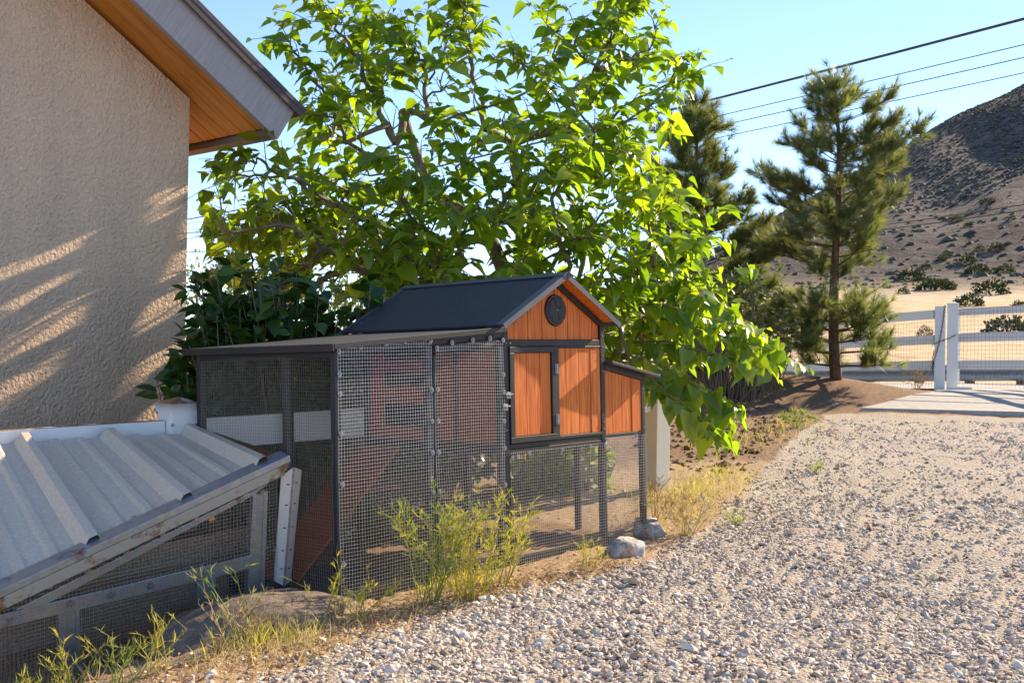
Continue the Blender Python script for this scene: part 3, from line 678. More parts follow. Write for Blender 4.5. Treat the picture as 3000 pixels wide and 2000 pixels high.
# ------------------------------------------------------------------ low mesh pen with a ribbed metal roof
PT = R(47.5); pu = Vector((math.sin(PT), math.cos(PT), 0)); pn = Vector((math.cos(PT), -math.sin(PT), 0))
PE = at(838, 1705, 4.06); plean = (UZ + pn * .17).normalized(); pN = pu.cross(plean).normalized(); pN = pN if pN.dot(pn) > 0 else -pN
def pp(px, py, off=0): return onplane(px, py, PE + pN * off, pN)
def build_pen():
    t = thing('low_pen', 'low galvanised steel pen with wire mesh front and tilted ribbed metal roof', 'animal pen', (PE.x - .5, PE.y - .3, ground(PE.x - .5, PE.y - .3)))
    def strip(name, q, off0, off1, m, par=None, bev=.0015):
        pts = [pp(x, y, off1) for x, y in q]; b = MB(); b.prism(pts, -pN * (off1 - off0)); return b.build(name, MT[m], par or t, bevel=bev)
    # front frame members
    bm = strip('beam', ((-160, 1828), (852, 1352), (832, 1392), (-160, 1866)), -.01, .016, 'flashing')
    strip('beam_top', ((-160, 1803), (848, 1333), (852, 1351), (-160, 1826)), -.055, .0145, 'galv', bm)
    strip('channel', ((40, 1787), (790, 1413), (752, 1446), (120, 1778)), -.03, -.004, 'galv')
    strip('mid_rail', ((-160, 1838), (740, 1624), (736, 1664), (-160, 1880)), -.034, -.005, 'galv')
    for q in (((170, 1784), (234, 1768), (240, 2060), (182, 2075)), ((578, 1687), (632, 1675), (636, 1880), (588, 1892)), ((742, 1450), (786, 1436), (772, 1790), (722, 1800))):
        o = strip('post', q, -.036, -.008, 'galv'); 
        q2 = [(q[1][0] - 12, q[1][1] + 4), q[1], q[2], (q[2][0] - 12, q[2][1] + 3)]
        strip('post_flange', q2, -.0075, -.0045, 'galv', o)
    # corner flashing with a folded ridge
    a, b_, c = pp(824, 1394, .0), pp(861, 1368, .028), pp(884, 1376, -.02); a2, b2, c2 = pp(802, 1700, .0), pp(832, 1716, .03), pp(852, 1700, -.02)
    mb = MB(); mb.prism([a, b_, b2, a2], -pN * .003); cf = mb.build('corner_flashing', MT['bright_steel'], t)
    mb = MB(); mb.prism([b_ + pu * .001, c, c2, b2 + pu * .001], -pu * .003); mb.build('corner_flange', MT['bright_steel'], cf)
    mb = MB(); mb.tube([b_, b2], .0035, 8); mb.build('corner_fold', MT['zinc'], cf)
    for f_ in (.12, .3, .5, .7, .86):
        for k, (p, q) in enumerate(((a, a2), (c, c2))):
            m_ = p.lerp(q, f_).lerp(b_.lerp(b2, f_), .62); mb = MB(); mb.obox(m_ + pN * .002, pu * .006, UZ * .0016, pN * .0015); mb.build('slot', MT['black'], cf)
    # wire mesh over the front
    w0 = pp(812, 1706, .002); tr = pp(832, 1388, .002)
    O = pp(-160, 2090, .002); rise = (pp(700, 1560, .002) - pp(300, 1650, .002)); U = (pp(620, 1560, .002) - pp(300, 1630, .002)).normalized(); V = (plean - U * plean.dot(U)).normalized()
    lu = (w0 - O).dot(U)
    bl, br = pp(-160, 1850, .002), pp(832, 1380, .002)
    f0, f1 = (bl - O).dot(U), (br - O).dot(U); g0, g1 = (bl - O).dot(V), (br - O).dot(V)
    cl = lambda u: (.0, max(.0, g0 + (g1 - g0) * (u - f0) / (f1 - f0)))
    mb = MB(); wires(mb, O, U, V, lu, max(g0, g1), clip=cl, seed=11, wob=.0028, r=.0007); tag(mb.build('wire_mesh', MT['dull_wire'], t), kind='stuff')
    mb = MB(); wires(mb, O - pN * .05 + V * .0, U, V, lu * .8, .30, clip=None, seed=12, wob=.003, r=.0007); tag(mb.build('wire_mesh', MT['dull_wire'], t), kind='stuff')
    for px, py in ((145, 1715), (258, 1672), (370, 1616), (476, 1562), (574, 1512), (705, 1464), (770, 1442), (330, 1744), (212, 1770), (445, 1717), (600, 1686), (615, 1806), (208, 1905)):
        p = pp(px, py, .004); rot = pN.to_track_quat('Z', 'Y').to_matrix().to_4x4(); place('washer', washer_mesh(), Matrix.Translation(p) @ rot, t)
    # ribbed roof sheet
    fo = fn * .075
    bk = lambda x, y: onplane(x, y, fp0 + fo, fn)
    B = {0: None, 1: bk(75, 1301), 2: bk(324, 1284), 3: bk(556, 1270)}; Ff = {1: pp(270, 1601, -.03), 2: pp(545, 1474, -.03), 3: pp(765, 1369, -.03)}
    def edge(D, q):
        i = min(max(int(math.floor(q)), 1), 2); return D[i].lerp(D[i + 1], q - i)
    prof = [(-.5, 0), (-.125, 0), (-.045, 1), (.045, 1), (.125, 0), (.27, 0), (.31, .22), (.37, .22), (.41, 0), (.59, 0), (.63, .22), (.69, .22), (.73, 0)]
    qs = []
    for k in range(-1, 4):
        for q, h in prof:
            qq = k + q
            if q >= -.14 and -.4 <= qq <= 3.16: qs.append((qq, h))
    qs.append((3.34, 0)); qs.append((3.40, -.3))
    nt2 = 14; V_ = []; rust = []
    up0 = (Ff[3] - B[3]).cross(B[2] - B[3]).normalized(); up0 = up0 if up0.z > 0 else -up0
    for q, h in qs:
        for j in range(nt2 + 1):
            f_ = -.02 + 1.03 * j / nt2; p = edge(B, q).lerp(edge(Ff, q), f_) + up0 * (h * .038)
            V_.append(p); rust.append(min(1.0, max(0, 1.1 * (q - 3.0) * 4) + max(0, f_ - .93) * 7 * max(0, q - 2.2)))
    n1 = nt2 + 1; Fq = [(i * n1 + j, i * n1 + j + 1, (i + 1) * n1 + j + 1, (i + 1) * n1 + j) for i in range(len(qs) - 1) for j in range(nt2)]
    o = np_obj('roof_sheet', np.array([tuple(v) for v in V_]), np.array(Fq), MT['sheet'], t, attrs={'rust': ('POINT', 'FLOAT', rust)})
    s = o.modifiers.new('solid', 'SOLIDIFY'); s.thickness = .0015
    for q, f_ in ((1.36, .06), (2.64, .05), (1.5, .93), (2.55, .95), (2.2, .965)):
        p = edge(B, q).lerp(edge(Ff, q), f_) + up0 * .0015; mb = MB(); mb.disc(p, up0, .009, .003, 12); mb.disc(p + up0 * .003, up0, .0045, .004, 6); mb.build('roof_screw', MT['galv'], o)
build_pen()
# old boards stacked inside the pen: each its own thing
def build_boards():
    labs = ['weathered grey plank lying lowest inside the low mesh pen', 'brown weathered plank leaning behind the mesh of the low pen', 'pale split plank on top of the pile inside the low pen', 'dark plank standing on edge along the back of the low pen']
    for k, (s0, s1, off, z0, z1, hh) in enumerate(((-1.35, -.12, -.22, -.10, .03, .10), (-1.2, -.05, -.17, .10, .20, .09), (-1.1, -.10, -.26, .20, .32, .07), (-1.4, -.1, -.40, .02, .14, .14))):
        a = PE + pu * s0 + pn * off; b = PE + pu * s1 + pn * off; a.z = z0; b.z = z1
        mb = MB(); mb.bar(a, b, .028, hh); me = mb.build('plank', MT['old_board'], bevel=.003); tag(me, labs[k], 'plank', 'old planks kept in the low pen')
build_boards()

# ================================================================== OBJECTS
def inst(tv, tf, mats, tints=None):
    """copy template verts tv (n,3) and faces tf (m,k) by (K,4,4) matrices -> verts, faces, tint per vertex"""
    mats = np.asarray(mats); K = len(mats); n = len(tv)
    V = np.einsum('kij,nj->kni', mats[:, :3, :3], tv) + mats[:, None, :3, 3]
    Fs = (np.asarray(tf)[None] + (np.arange(K) * n)[:, None, None]).reshape(-1, np.asarray(tf).shape[1])
    t = np.repeat(tints if tints is not None else rng.random(K), n)
    return V.reshape(-1, 3), Fs, t
def basis(p, d, up, L, roll=0.0):
    """matrix: x along d, z near up, scale L"""
    d = Vector(d).normalized(); up = Vector(up); y = up.cross(d)
    if y.length < 1e-4: y = Vector((0, 1, .1)).cross(d)
    y.normalize(); z = d.cross(y)
    if roll: y, z = y * math.cos(roll) + z * math.sin(roll), z * math.cos(roll) - y * math.sin(roll)
    m = np.eye(4); m[:3, 0] = d * L; m[:3, 1] = y * L; m[:3, 2] = z * L; m[:3, 3] = p
    return m
def leaf_template(widths, fold=.22, droop=.25, tip=1.0, wave=.0):
    """leaf along +x, unit length; list of (x, halfwidth)"""
    V = []; Fs = []
    for i, (x, hw) in enumerate(widths):
        z = -droop * x * x; wv = wave * math.sin(i * 2.1)
        V += [(x, hw, z - fold * hw * -1 + wv), (x, 0, z), (x, -hw, z + fold * hw - wv)]
    for i in range(len(widths) - 1):
        a = i * 3; Fs += [(a, a + 1, a + 4, a + 3), (a + 1, a + 2, a + 5, a + 4)]
    return np.array(V), np.array(Fs)
HEART = [(-.05, .10), (-.02, .27), (.12, .39), (.32, .385), (.55, .28), (.76, .13), (1.0, .004)]
OVAL = [(0, .01), (.15, .2), (.4, .30), (.65, .24), (.86, .1), (1, .004)]
LV = [leaf_template(HEART, .25, .22, wave=.02), leaf_template(HEART, .45, .55, wave=-.03), leaf_template([(x, w * .86) for x, w in HEART], .15, .12, wave=.03), leaf_template([(x, w * .85) for x, w in HEART], .7, .45, wave=.04)]

# ------------------------------------------------------------------ mulberry tree behind the coop
def in_poly(x, y, P):
    c = False; j = len(P) - 1
    for i in range(len(P)):
        if (P[i][1] > y) != (P[j][1] > y) and x < (P[j][0] - P[i][0]) * (y - P[i][1]) / (P[j][1] - P[i][1]) + P[i][0]: c = not c
        j = i
    return c
def build_mulberry():
    rs = random.Random(21)
    root = at(1450, 1000, 7.3); root.z = ground(root.x, root.y) - .05
    t = thing('mulberry_tree', 'bright green broadleaf tree with many stems spreading behind the coop', 'tree', root)
    CR = [(560, 545), (640, 470), (740, 490), (880, 450), (905, 350), (830, 110), (930, -40), (1080, 10), (1150, 70), (1230, 150), (1290, 130), (1335, -60), (1400, -60), (1400, 110), (1480, 225), (1545, 150), (1640, 40), (1760, 70), (1815, -60), (1920, -60), (1930, 130), (2040, 220), (1960, 330), (1880, 430), (1880, 530), (2040, 600), (2080, 680), (2000, 770), (2100, 850), (2060, 980), (1930, 1080), (1700, 1080), (1500, 1000), (1200, 860), (1000, 850), (850, 790), (700, 760), (560, 720)]
    T = []
    def add(px, py, Y): T.append(at(px, py, Y))
    # named tips of the outline, then fill
    for q in ((935, 25, 6.9), (1000, 70, 6.9), (850, 120, 6.8), (880, 330, 6.6), (1362, 20, 7.1), (1300, 150, 7.0), (1860, 0, 7.3), (1780, 90, 7.2), (1600, 70, 7.1), (1520, 190, 7.1), (2020, 225, 7.3), (1960, 340, 7.2), (655, 535, 6.1), (690, 505, 6.2), (740, 500, 6.3), (650, 660, 6.2), (670, 720, 6.2), (2080, 640, 7.0), (2120, 840, 6.9), (1120, 90, 7.0), (1200, 190, 7.0), (830, 470, 6.5), (1690, 110, 7.2), (1900, 150, 7.3), (1350, 90, 7.1)):
        add(*q)
    k = 0
    q_ = 0
    while q_ < 110:
        px, py = rs.uniform(680, 1300), rs.uniform(620, 850); p = at(px, py, rs.uniform(6.3, 7.7)); q = CM.inverted() @ p
        if -.1 < q.x < 2.05 and -.2 < q.y < 1.1 and q.z < 1.4: continue
        T.append(p); q_ += 1
    while k < 450:
        px, py = rs.uniform(600, 2120), rs.uniform(-40, 1080)
        if not in_poly(px, py, CR): continue
        rr = math.hypot((px - 1400) / 850, (py - 620) / 600); dep = 1.35 * math.sqrt(max(.08, 1 - min(rr, 1) ** 2))
        Y = 7.35 + rs.uniform(-1, .3) * dep
        p = at(px, py, Y)
        q = CM.inverted() @ p
        if -.1 < q.x < 2.05 and -.2 < q.y < 1.1 and q.z < 1.4: continue
        # keep clear of the house roof
        if p.z > 1.5 and (p - hc0).dot(hn_) < .55 and (p - hc0).dot(hu) < .75: continue
        if rs.random() < (.35 if py < 350 else .12 if py < 600 else 0): continue
        if px < 900 and rs.random() < .5: continue
        if py < 450 and k > 330 and rs.random() < .8: continue
        T.append(p); k += 1
    # lower right sprays drooping past the nest box
    sprays = [((1880, 930, 6.6), (2120, 985, 6.3), (2375, 1075, 6.1), 15), ((1860, 1000, 6.5), (2060, 1030, 6.2), (2230, 1080, 6.05), 12), ((1850, 1080, 6.3), (1950, 1150, 6.0), (2110, 1275, 5.75), 13), ((1840, 1040, 6.4), (2010, 1120, 6.1), (2170, 1195, 5.95), 10), ((1900, 820, 6.9), (2060, 870, 6.7), (2150, 920, 6.6), 8), ((1870, 900, 6.6), (2050, 925, 6.4), (2290, 1000, 6.2), 10)]
    nodes = [root + UZ * .15]; par = [-1]; tips = []
    stems = [(1430, 830, 7.3), (1480, 800, 7.35), (1590, 830, 7.2), (1330, 860, 7.25), (1700, 900, 7.0), (1250, 900, 7.1), (1400, 640, 7.4), (1560, 620, 7.4), (1270, 560, 7.2), (1100, 640, 6.9), (1700, 620, 7.2), (1000, 760, 6.7), (1180, 330, 7.1), (1500, 420, 7.4), (1820, 700, 6.9)]
    for s in stems:
        p = at(*s); j = min(range(len(nodes)), key=lambda i: (nodes[i] - p).length + (.0 if nodes[i].z < p.z else .5)); nodes.append(p); par.append(j)
    for pl in (((1160, 420, 7.0), (1085, 260, 6.95), (1010, 110, 6.9), (935, 5, 6.9)), ((1420, 380, 7.2), (1385, 200, 7.15), (1362, 60, 7.1), (1366, -20, 7.1)), ((1680, 380, 7.2), (1740, 220, 7.25), (1800, 90, 7.3), (1870, -15, 7.3)), ((1590, 360, 7.15), (1560, 240, 7.1), (1520, 170, 7.1)), ((1010, 420, 6.8), (930, 250, 6.7), (850, 125, 6.7)), ((1700, 420, 7.2), (1850, 300, 7.3), (2030, 215, 7.3)), ((1050, 640, 6.6), (850, 520, 6.3), (670, 520, 6.15)), ((1000, 760, 6.5), (820, 660, 6.3), (640, 690, 6.2)), ((960, 600, 6.5), (780, 480, 6.3), (690, 480, 6.2)), ((1250, 350, 7.0), (1240, 200, 7.0), (1200, 130, 7.0))):
        j = min(range(len(nodes)), key=lambda i: (nodes[i] - at(*pl[0])).length)
        P_ = [at(*pl[0])]
        for a_, b_ in zip(pl, pl[1:]):
            for u_ in (.33, .66, 1): P_.append(at(*a_).lerp(at(*b_), u_))
        for p in P_: nodes.append(p); par.append(j); j = len(nodes) - 1; tips.append(j)
    order = sorted(T, key=lambda p: (p - nodes[0]).length)
    for p in order:
        best = min(range(len(nodes)), key=lambda i: (nodes[i] - p).length + .35 * max(0, (nodes[i] - nodes[0]).length - (p - nodes[0]).length + .1) + (.25 if nodes[i].z > p.z + .1 else 0))
        nodes.append(p); par.append(best); tips.append(len(nodes) - 1)
    # branch radii by number of descendants
    cnt = [0] * len(nodes)
    for i in range(len(nodes) - 1, 0, -1): cnt[i] += 1; cnt[par[i]] += cnt[i]
    mb = MB(); trunk = MB()
    rad = lambda i: min(.055, .0035 * (max(cnt[i], 1) ** .52))
    for i in range(1, len(nodes)):
        a, b = nodes[par[i]], nodes[i]; mid = a.lerp(b, .5) + Vector((rs.uniform(-.04, .04), rs.uniform(-.04, .04), -.05 * (b - a).length + rs.uniform(0, .05)))
        r0 = min(rad(par[i]), rad(i) * 1.5); tgt = trunk if rad(i) > .012 else mb
        tgt.tube([a, a.lerp(mid, .55), mid.lerp(b, .3), b], [r0, (r0 + rad(i)) / 2, rad(i) * 1.1, rad(i)], 7 if tgt is trunk else 5, cap=False)
    sl_w = math.tan(R(SUN_EL)) / math.cos(R(SUN_AZ) - HT); streak_gaps = ((1.76, .055), (1.60, .075), (1.40, .085), (1.15, .10), (.88, .09), (.62, .08))  # leaves left out in slanted bands to shape sun streaks on the wall
    mats = []; var = []
    def leaves_along(pts, n, size, hang):
        for k in range(n):
            f_ = (k + .6) / n; q = f_ * (len(pts) - 1); i = min(int(q), len(pts) - 2); p = pts[i].lerp(pts[i + 1], q - i); d = (pts[i + 1] - pts[i]).normalized()
            side = 1 if k % 2 else -1; s = d.cross(UZ); s = s.normalized() if s.length > .05 else Vector((1, 0, 0))
            dd = (d * rs.uniform(.15, .8) + s * side * rs.uniform(.5, 1.1) + UZ * (rs.uniform(-.55, .25) - hang)).normalized()
            L = size * rs.choice((.5, .7, .85, 1.0, 1.1, 1.25)) * rs.uniform(.9, 1.1) * (1 - .4 * (f_ > .85)); st = p + dd * .035
            if st.x / st.y < -.288 + .012 or (st + dd * L).x / (st + dd * L).y < -.288: continue
            mp = st + dd * (L * .5) - hc0; nn_ = mp.dot(hn_); ss_ = mp.dot(hu); cc_ = mp.z - sl_w * ss_
            if 0 < nn_ < .62 and any(abs(cc_ - c_) < w_ for c_, w_ in streak_gaps): continue
            upv = (UZ + Vector((rs.uniform(-.5, .5), rs.uniform(-.6, .35), 0)) + dd * -.1)
            mats.append(basis(st, dd, upv, L, rs.uniform(-.5, .5))); var.append(rs.randrange(4))
            mb.tube([p, st + dd * .004], .0011, 3, cap=False)
    for i in tips:
        b = nodes[i]; a = nodes[par[i]]; d = (b - a).normalized() if (b - a).length > .01 else UZ
        out = Vector((b.x - root.x, b.y - root.y, 0)); out = out.normalized() if out.length > .1 else Vector((0, -1, 0))
        for tw in range(2):
            d2 = (d * .7 + out * rs.uniform(.0, .6) + Vector((rs.uniform(-.7, .7), rs.uniform(-.6, .6), rs.uniform(-.15, .7)))).normalized(); L = rs.uniform(.12, .27)
            c1 = b + d2 * L * .5; c2 = b + d2 * L + UZ * (-.03)
            mb.tube([b, c1, c2], [.004, .0028, .0014], 4, cap=False); leaves_along([b, c1, c2], rs.randint(4, 5), .112, .22)
        if (b - a).length > .12: leaves_along([a.lerp(b, .35), b], max(2, int((b - a).length / .12)), .112, .2)
    for (p0, p1, p2, n_) in sprays:
        a, b, c = at(*p0), at(*p1), at(*p2); j = min(range(len(nodes)), key=lambda i: (nodes[i] - a).length)
        pts = [nodes[j], nodes[j].lerp(a, .5) + UZ * .05, a, a.lerp(b, .5) + UZ * .03, b, b.lerp(c, .5) + UZ * .02, c]
        mb.tube(pts, [.009, .008, .007, .006, .0045, .0032, .0016], 5, cap=False); leaves_along(pts[2:], n_ + 8, .135, .4); leaves_along(pts[2:], n_, .125, .45)
        for tw in range(3):
            q = a.lerp(c, rs.uniform(.25, .9)); d2 = ((c - a).normalized() * .7 + Vector((rs.uniform(-.4, .4), rs.uniform(-.7, .3), rs.uniform(-.5, .4)))).normalized(); e_ = q + d2 * rs.uniform(.15, .28)
            mb.tube([q, e_], [.003, .0015], 4, cap=False); leaves_along([q, e_], 5, .125, .4)
    trunk.build('trunk', MT['bark'], t, smooth=True); o = mb.build('branches', MT['twig_bark'], t, smooth=True)
    # the 300 leaves that show largest are single parts, the rest one mass
    mats = np.array(mats); var = np.array(var); sz = np.linalg.norm(mats[:, :3, 0], axis=1) / np.maximum(mats[:, 1, 3], .1)
    infr = (np.abs(mats[:, 0, 3] / mats[:, 1, 3]) < .45) & ((mats[:, 2, 3] - CAMZ) / mats[:, 1, 3] < .31)
    order = np.argsort(-(sz * infr)); big = set(order[:298].tolist())
    meshes = [np_mesh('leaf', v, f, MT['mulberry_leaf'], True) for v, f in LV]
    for i in big: place('leaf', meshes[var[i]], Matrix(mats[i].tolist()), t)
    Vs, Fs, Ts, off = [], [], [], 0
    for v in range(4):
        ids = [i for i in range(len(mats)) if var[i] == v and i not in big]
        a, b, c = inst(LV[v][0], LV[v][1], mats[ids]); Vs.append(a); Fs.append(b + off); Ts.append(c); off += len(a)
    o = np_obj('foliage', np.concatenate(Vs), np.concatenate(Fs), MT['mulberry_leaf'], t, True, {'tint': ('POINT', 'FLOAT', np.concatenate(Ts))}); tag(o, kind='stuff')
    print('mulberry leaves', len(mats))
build_mulberry()

# ------------------------------------------------------------------ dark glossy shrub between fence and house
def build_shrub(name, label, polypx, Yr, nleaf, size, matn, basepx, seed, flowers=0, group=None, ndetail=0):
    rs = random.Random(seed); base = at(basepx[0], basepx[1], basepx[2]); base.z = ground(base.x, base.y) - .03
    t = thing(name, label, 'shrub', base, group=group); st = MB(); mats = []; tv, tf = leaf_template(OVAL, .25, .2); k = 0; fl = []
    xs = [p[0] for p in polypx]; ys = [p[1] for p in polypx]; tips = []
    while len(tips) < nleaf // 9:
        px, py = rs.uniform(min(xs), max(xs)), rs.uniform(min(ys), max(ys))
        if not in_poly(px, py, polypx): continue
        p = at(px, py, rs.uniform(*Yr))
        if (p - hc0).dot(hn_) < .1 and (p - hc0).dot(hu) < .05: continue
        q = CM.inverted() @ p
        if -.06 < q.x < 2 and -.1 < q.y < .98 and q.z < 1.3: continue
        tips.append(p)
    for p in tips:
        b0 = base + Vector((rs.uniform(-.25, .25), rs.uniform(-.15, .15), 0)); f_ = rs.uniform(.35, .7); b0 = b0.lerp(Vector((p.x, p.y, base.z)), f_)
        m_ = b0.lerp(p, .5) + Vector((rs.uniform(-.06, .06), rs.uniform(-.06, .06), .06)); st.tube([b0, m_, p], [.007, .005, .002], 4, cap=False)
        for j in range(9):
            q = m_.lerp(p, rs.uniform(.35, 1.05)); dd = Vector((rs.uniform(-1, 1), rs.uniform(-1, .6), rs.uniform(-.55, .6))).normalized()
            mats.append(basis(q + dd * .01, dd, UZ + Vector((rs.uniform(-.6, .6), rs.uniform(-.6, .6), 0)), size * rs.uniform(.6, 1.2), rs.uniform(-.6, .6)))
    st.build('stems', MT['twig_bark'], t)
    mats = np.array(mats); sz = np.linalg.norm(mats[:, :3, 0], axis=1) / mats[:, 1, 3]; big = np.argsort(-sz)[:ndetail]; bs = set(big.tolist())
    me = np_mesh('leaf', tv, tf, MT[matn], True)
    for i in big: place('leaf', me, Matrix(mats[i].tolist()), t)
    a, b, c = inst(tv, tf, mats[[i for i in range(len(mats)) if i not in bs]]); tag(np_obj('foliage', a, b, MT[matn], t, True, {'tint': ('POINT', 'FLOAT', c)}), kind='stuff')
    cube = np.array([(-1, 0, 0), (1, 0, 0), (0, -1, 0), (0, 1, 0), (0, 0, -1), (0, 0, 1)], float); cf = np.array([(0, 2, 5), (2, 1, 5), (1, 3, 5), (3, 0, 5), (2, 0, 4), (1, 2, 4), (3, 1, 4), (0, 3, 4)])
    for k in range(flowers):
        p = rs.choice(tips); ms = [basis(p + Vector((rs.gauss(0, .018), rs.gauss(0, .018), .02 + rs.gauss(0, .035))), (1, 0, 0), UZ, rs.uniform(.003, .006)) for _ in range(70)]
        a, b, c = inst(cube, cf, np.array(ms)); tag(np_obj('flower_cluster', a, b, MT['flower'], t, attrs={'tint': ('POINT', 'FLOAT', c)}), kind='stuff')
    return t
build_shrub('glossy_shrub', 'dark green glossy leaved shrub with tan flower clusters behind the mesh run', [(545, 800), (640, 770), (780, 790), (900, 800), (1000, 790), (1100, 830), (1260, 840), (1240, 1000), (1100, 1250), (900, 1320), (600, 1180), (470, 1150), (450, 1090), (540, 1040)], (4.95, 5.9), 3400, .10, 'shrub_leaf', (850, 1250, 5.5), 5, flowers=9, ndetail=150)
build_shrub('olive_bush', 'pale olive bush with small leaves behind the broadleaf tree', [(1950, 800), (2150, 740), (2270, 820), (2340, 930), (2310, 1060), (1950, 1080)], (12.8, 14.2), 2600, .085, 'pine_needle', (2120, 1130, 13.3), 8)
build_shrub('leafy_bush', 'green bush seen through the mesh under the raised coop box', [(1500, 1270), (1680, 1250), (1790, 1290), (1790, 1430), (1620, 1460), (1480, 1430)], (6.5, 7.1), 1300, .06, 'green_weed', (1650, 1440, 6.8), 9)
build_shrub('leafy_bush', 'darker green bush growing behind the mesh run door', [(1040, 1260), (1200, 1230), (1430, 1250), (1440, 1390), (1250, 1410), (1040, 1380)], (6.2, 7.2), 1500, .075, 'shrub_leaf', (1230, 1400, 6.8), 19)

# ------------------------------------------------------------------ pines
def build_pine(label, px, pybase, Y, pytop, prof, seed, dens=1.0, lean=0, tuft=.17, cones=8):
    rs = random.Random(seed); b = at(px, pybase, Y); b.z = ground(b.x, b.y) - .05; top = at(px + lean, pytop, Y); H = top.z - b.z; s = Y / F
    t = thing('pine_tree', label, 'tree', b, group='young pine trees by the driveway')
    tr = MB(); n = 12; axis = lambda f_: b.lerp(top, f_) + Vector((.03 * math.sin(f_ * 7 + seed), .03 * math.cos(f_ * 5), 0))
    tr.tube([axis(i / n) for i in range(n + 1)], [.070 * (1 - i / n) ** .85 + .007 for i in range(n + 1)], 9); tr.build('trunk', MT['pine_bark'], t, smooth=True)
    # needle tuft template: thin triangles in a bottle-brush cone
    tv, tf = [], []
    for k in range(42):
        a = rs.uniform(0, 6.28); sp = rs.uniform(.15, 1.15); x0 = rs.uniform(-.25, .15); d = Vector((math.cos(sp), math.sin(sp) * math.cos(a), math.sin(sp) * math.sin(a))); L = rs.uniform(.7, 1.05); sd = d.cross(Vector((.3, .5, .8))).normalized() * .016
        p = Vector((x0, 0, 0)); i0 = len(tv); tv += [tuple(p - sd), tuple(p + sd), tuple(p + d * L)]; tf.append((i0, i0 + 1, i0 + 2))
    tv, tf = np.array(tv), np.array(tf); mats = []; br = MB(); cn = MB()
    z = .055
    while z < .985:
        ypx = pybase + (pytop - pybase) * z; l, r_ = np.interp(ypx, [p[0] for p in prof], [p[1] for p in prof]), np.interp(ypx, [p[0] for p in prof], [p[2] for p in prof])
        if .27 < z < .32: z += .03; continue
        k = rs.randint(3, 5); a0 = rs.uniform(0, 6.28)
        for j in range(k):
            a = a0 + 6.28 * j / k + rs.uniform(-.3, .3); hx, hy = math.cos(a), math.sin(a); ext = (r_ if hx > 0 else l) * s * rs.choice((.35, .7, .85, .95, 1.0, 1.08)); ext = ext if abs(hx) > .3 else ext * .85
            if ext < .05: continue
            o = axis(z); d = Vector((hx, hy, 0)); rise = rs.uniform(.0, .55) * min(1, .3 + z * 2) + .4 * z
            p1 = o + d * ext * .5 + UZ * ext * rise * .3; p2 = o + d * ext + UZ * ext * rise * .75
            br.tube([o, p1, p2], [.004 + .016 * (1 - z), .004 + .008 * (1 - z), .003], 5, cap=False)
            for q in range(max(4, int(ext * 19 * dens))):
                f_ = rs.uniform(.42, 1); p = (o.lerp(p1, f_ * 2) if f_ < .5 else p1.lerp(p2, f_ * 2 - 1)); sd = (d * .5 + Vector((-hy, hx, 0)) * rs.choice((-1, 1)) * rs.uniform(.2, .9) + UZ * rs.uniform(.0, 1.3)).normalized(); e_ = p + sd * rs.uniform(.08, .30) * (1.25 - z * .4)
                br.tube([p, e_], [.003, .002], 3, cap=False)
                for u in (1.0, .55, .2): mats.append(basis(p.lerp(e_, u), (sd + Vector((rs.uniform(-.3, .3), rs.uniform(-.3, .3), .25))).normalized(), UZ, tuft * rs.uniform(.7, 1.1), rs.uniform(0, 6)))
            mats.append(basis(p2, (d + UZ * .8).normalized(), UZ, tuft, 0))
        z += rs.uniform(.028, .045)
    for u in (0, .05, .1): mats.append(basis(top - UZ * u, (rs.uniform(-.2, .2), rs.uniform(-.2, .2), 1), Vector((1, 0, 0)), tuft))
    br.build('branches', MT['pine_bark'], t)
    a, f_, c = inst(tv, tf, np.array(mats)); tag(np_obj('needles', a, f_, MT['pine_needle'], t, attrs={'tint': ('POINT', 'FLOAT', c)}), kind='stuff')
    for k in range(cones):
        m_ = mats[rs.randrange(len(mats))]; p = Vector(m_[:3, 3]); mb = MB(); mb.tube([p + UZ * .045, p + UZ * .025, p - UZ * .005, p - UZ * .035], [.008, .022, .028, .006], 7); mb.build('cone', MT['pine_cone'], t)
build_pine('tall young pine with brown cones on the dirt mound beside the gate', 2450, 1118, 14.0, 215, [(200, 10, 15), (235, 25, 35), (300, 80, 90), (330, 70, 140), (430, 160, 200), (500, 190, 215), (600, 235, 190), (700, 240, 150), (770, 230, 130), (830, 100, 110), (900, 165, 155), (1000, 195, 185), (1060, 150, 165), (1118, 40, 60)], 3, 1.1)
build_pine('thin young pine half hidden behind the broadleaf tree', 2035, 1120, 15.0, 300, [(300, 10, 12), (400, 80, 70), (500, 130, 90), (600, 110, 100), (660, 150, 190), (740, 160, 210), (820, 190, 240), (900, 200, 280), (1000, 190, 260), (1080, 120, 150)], 14, 1.25, tuft=.18)

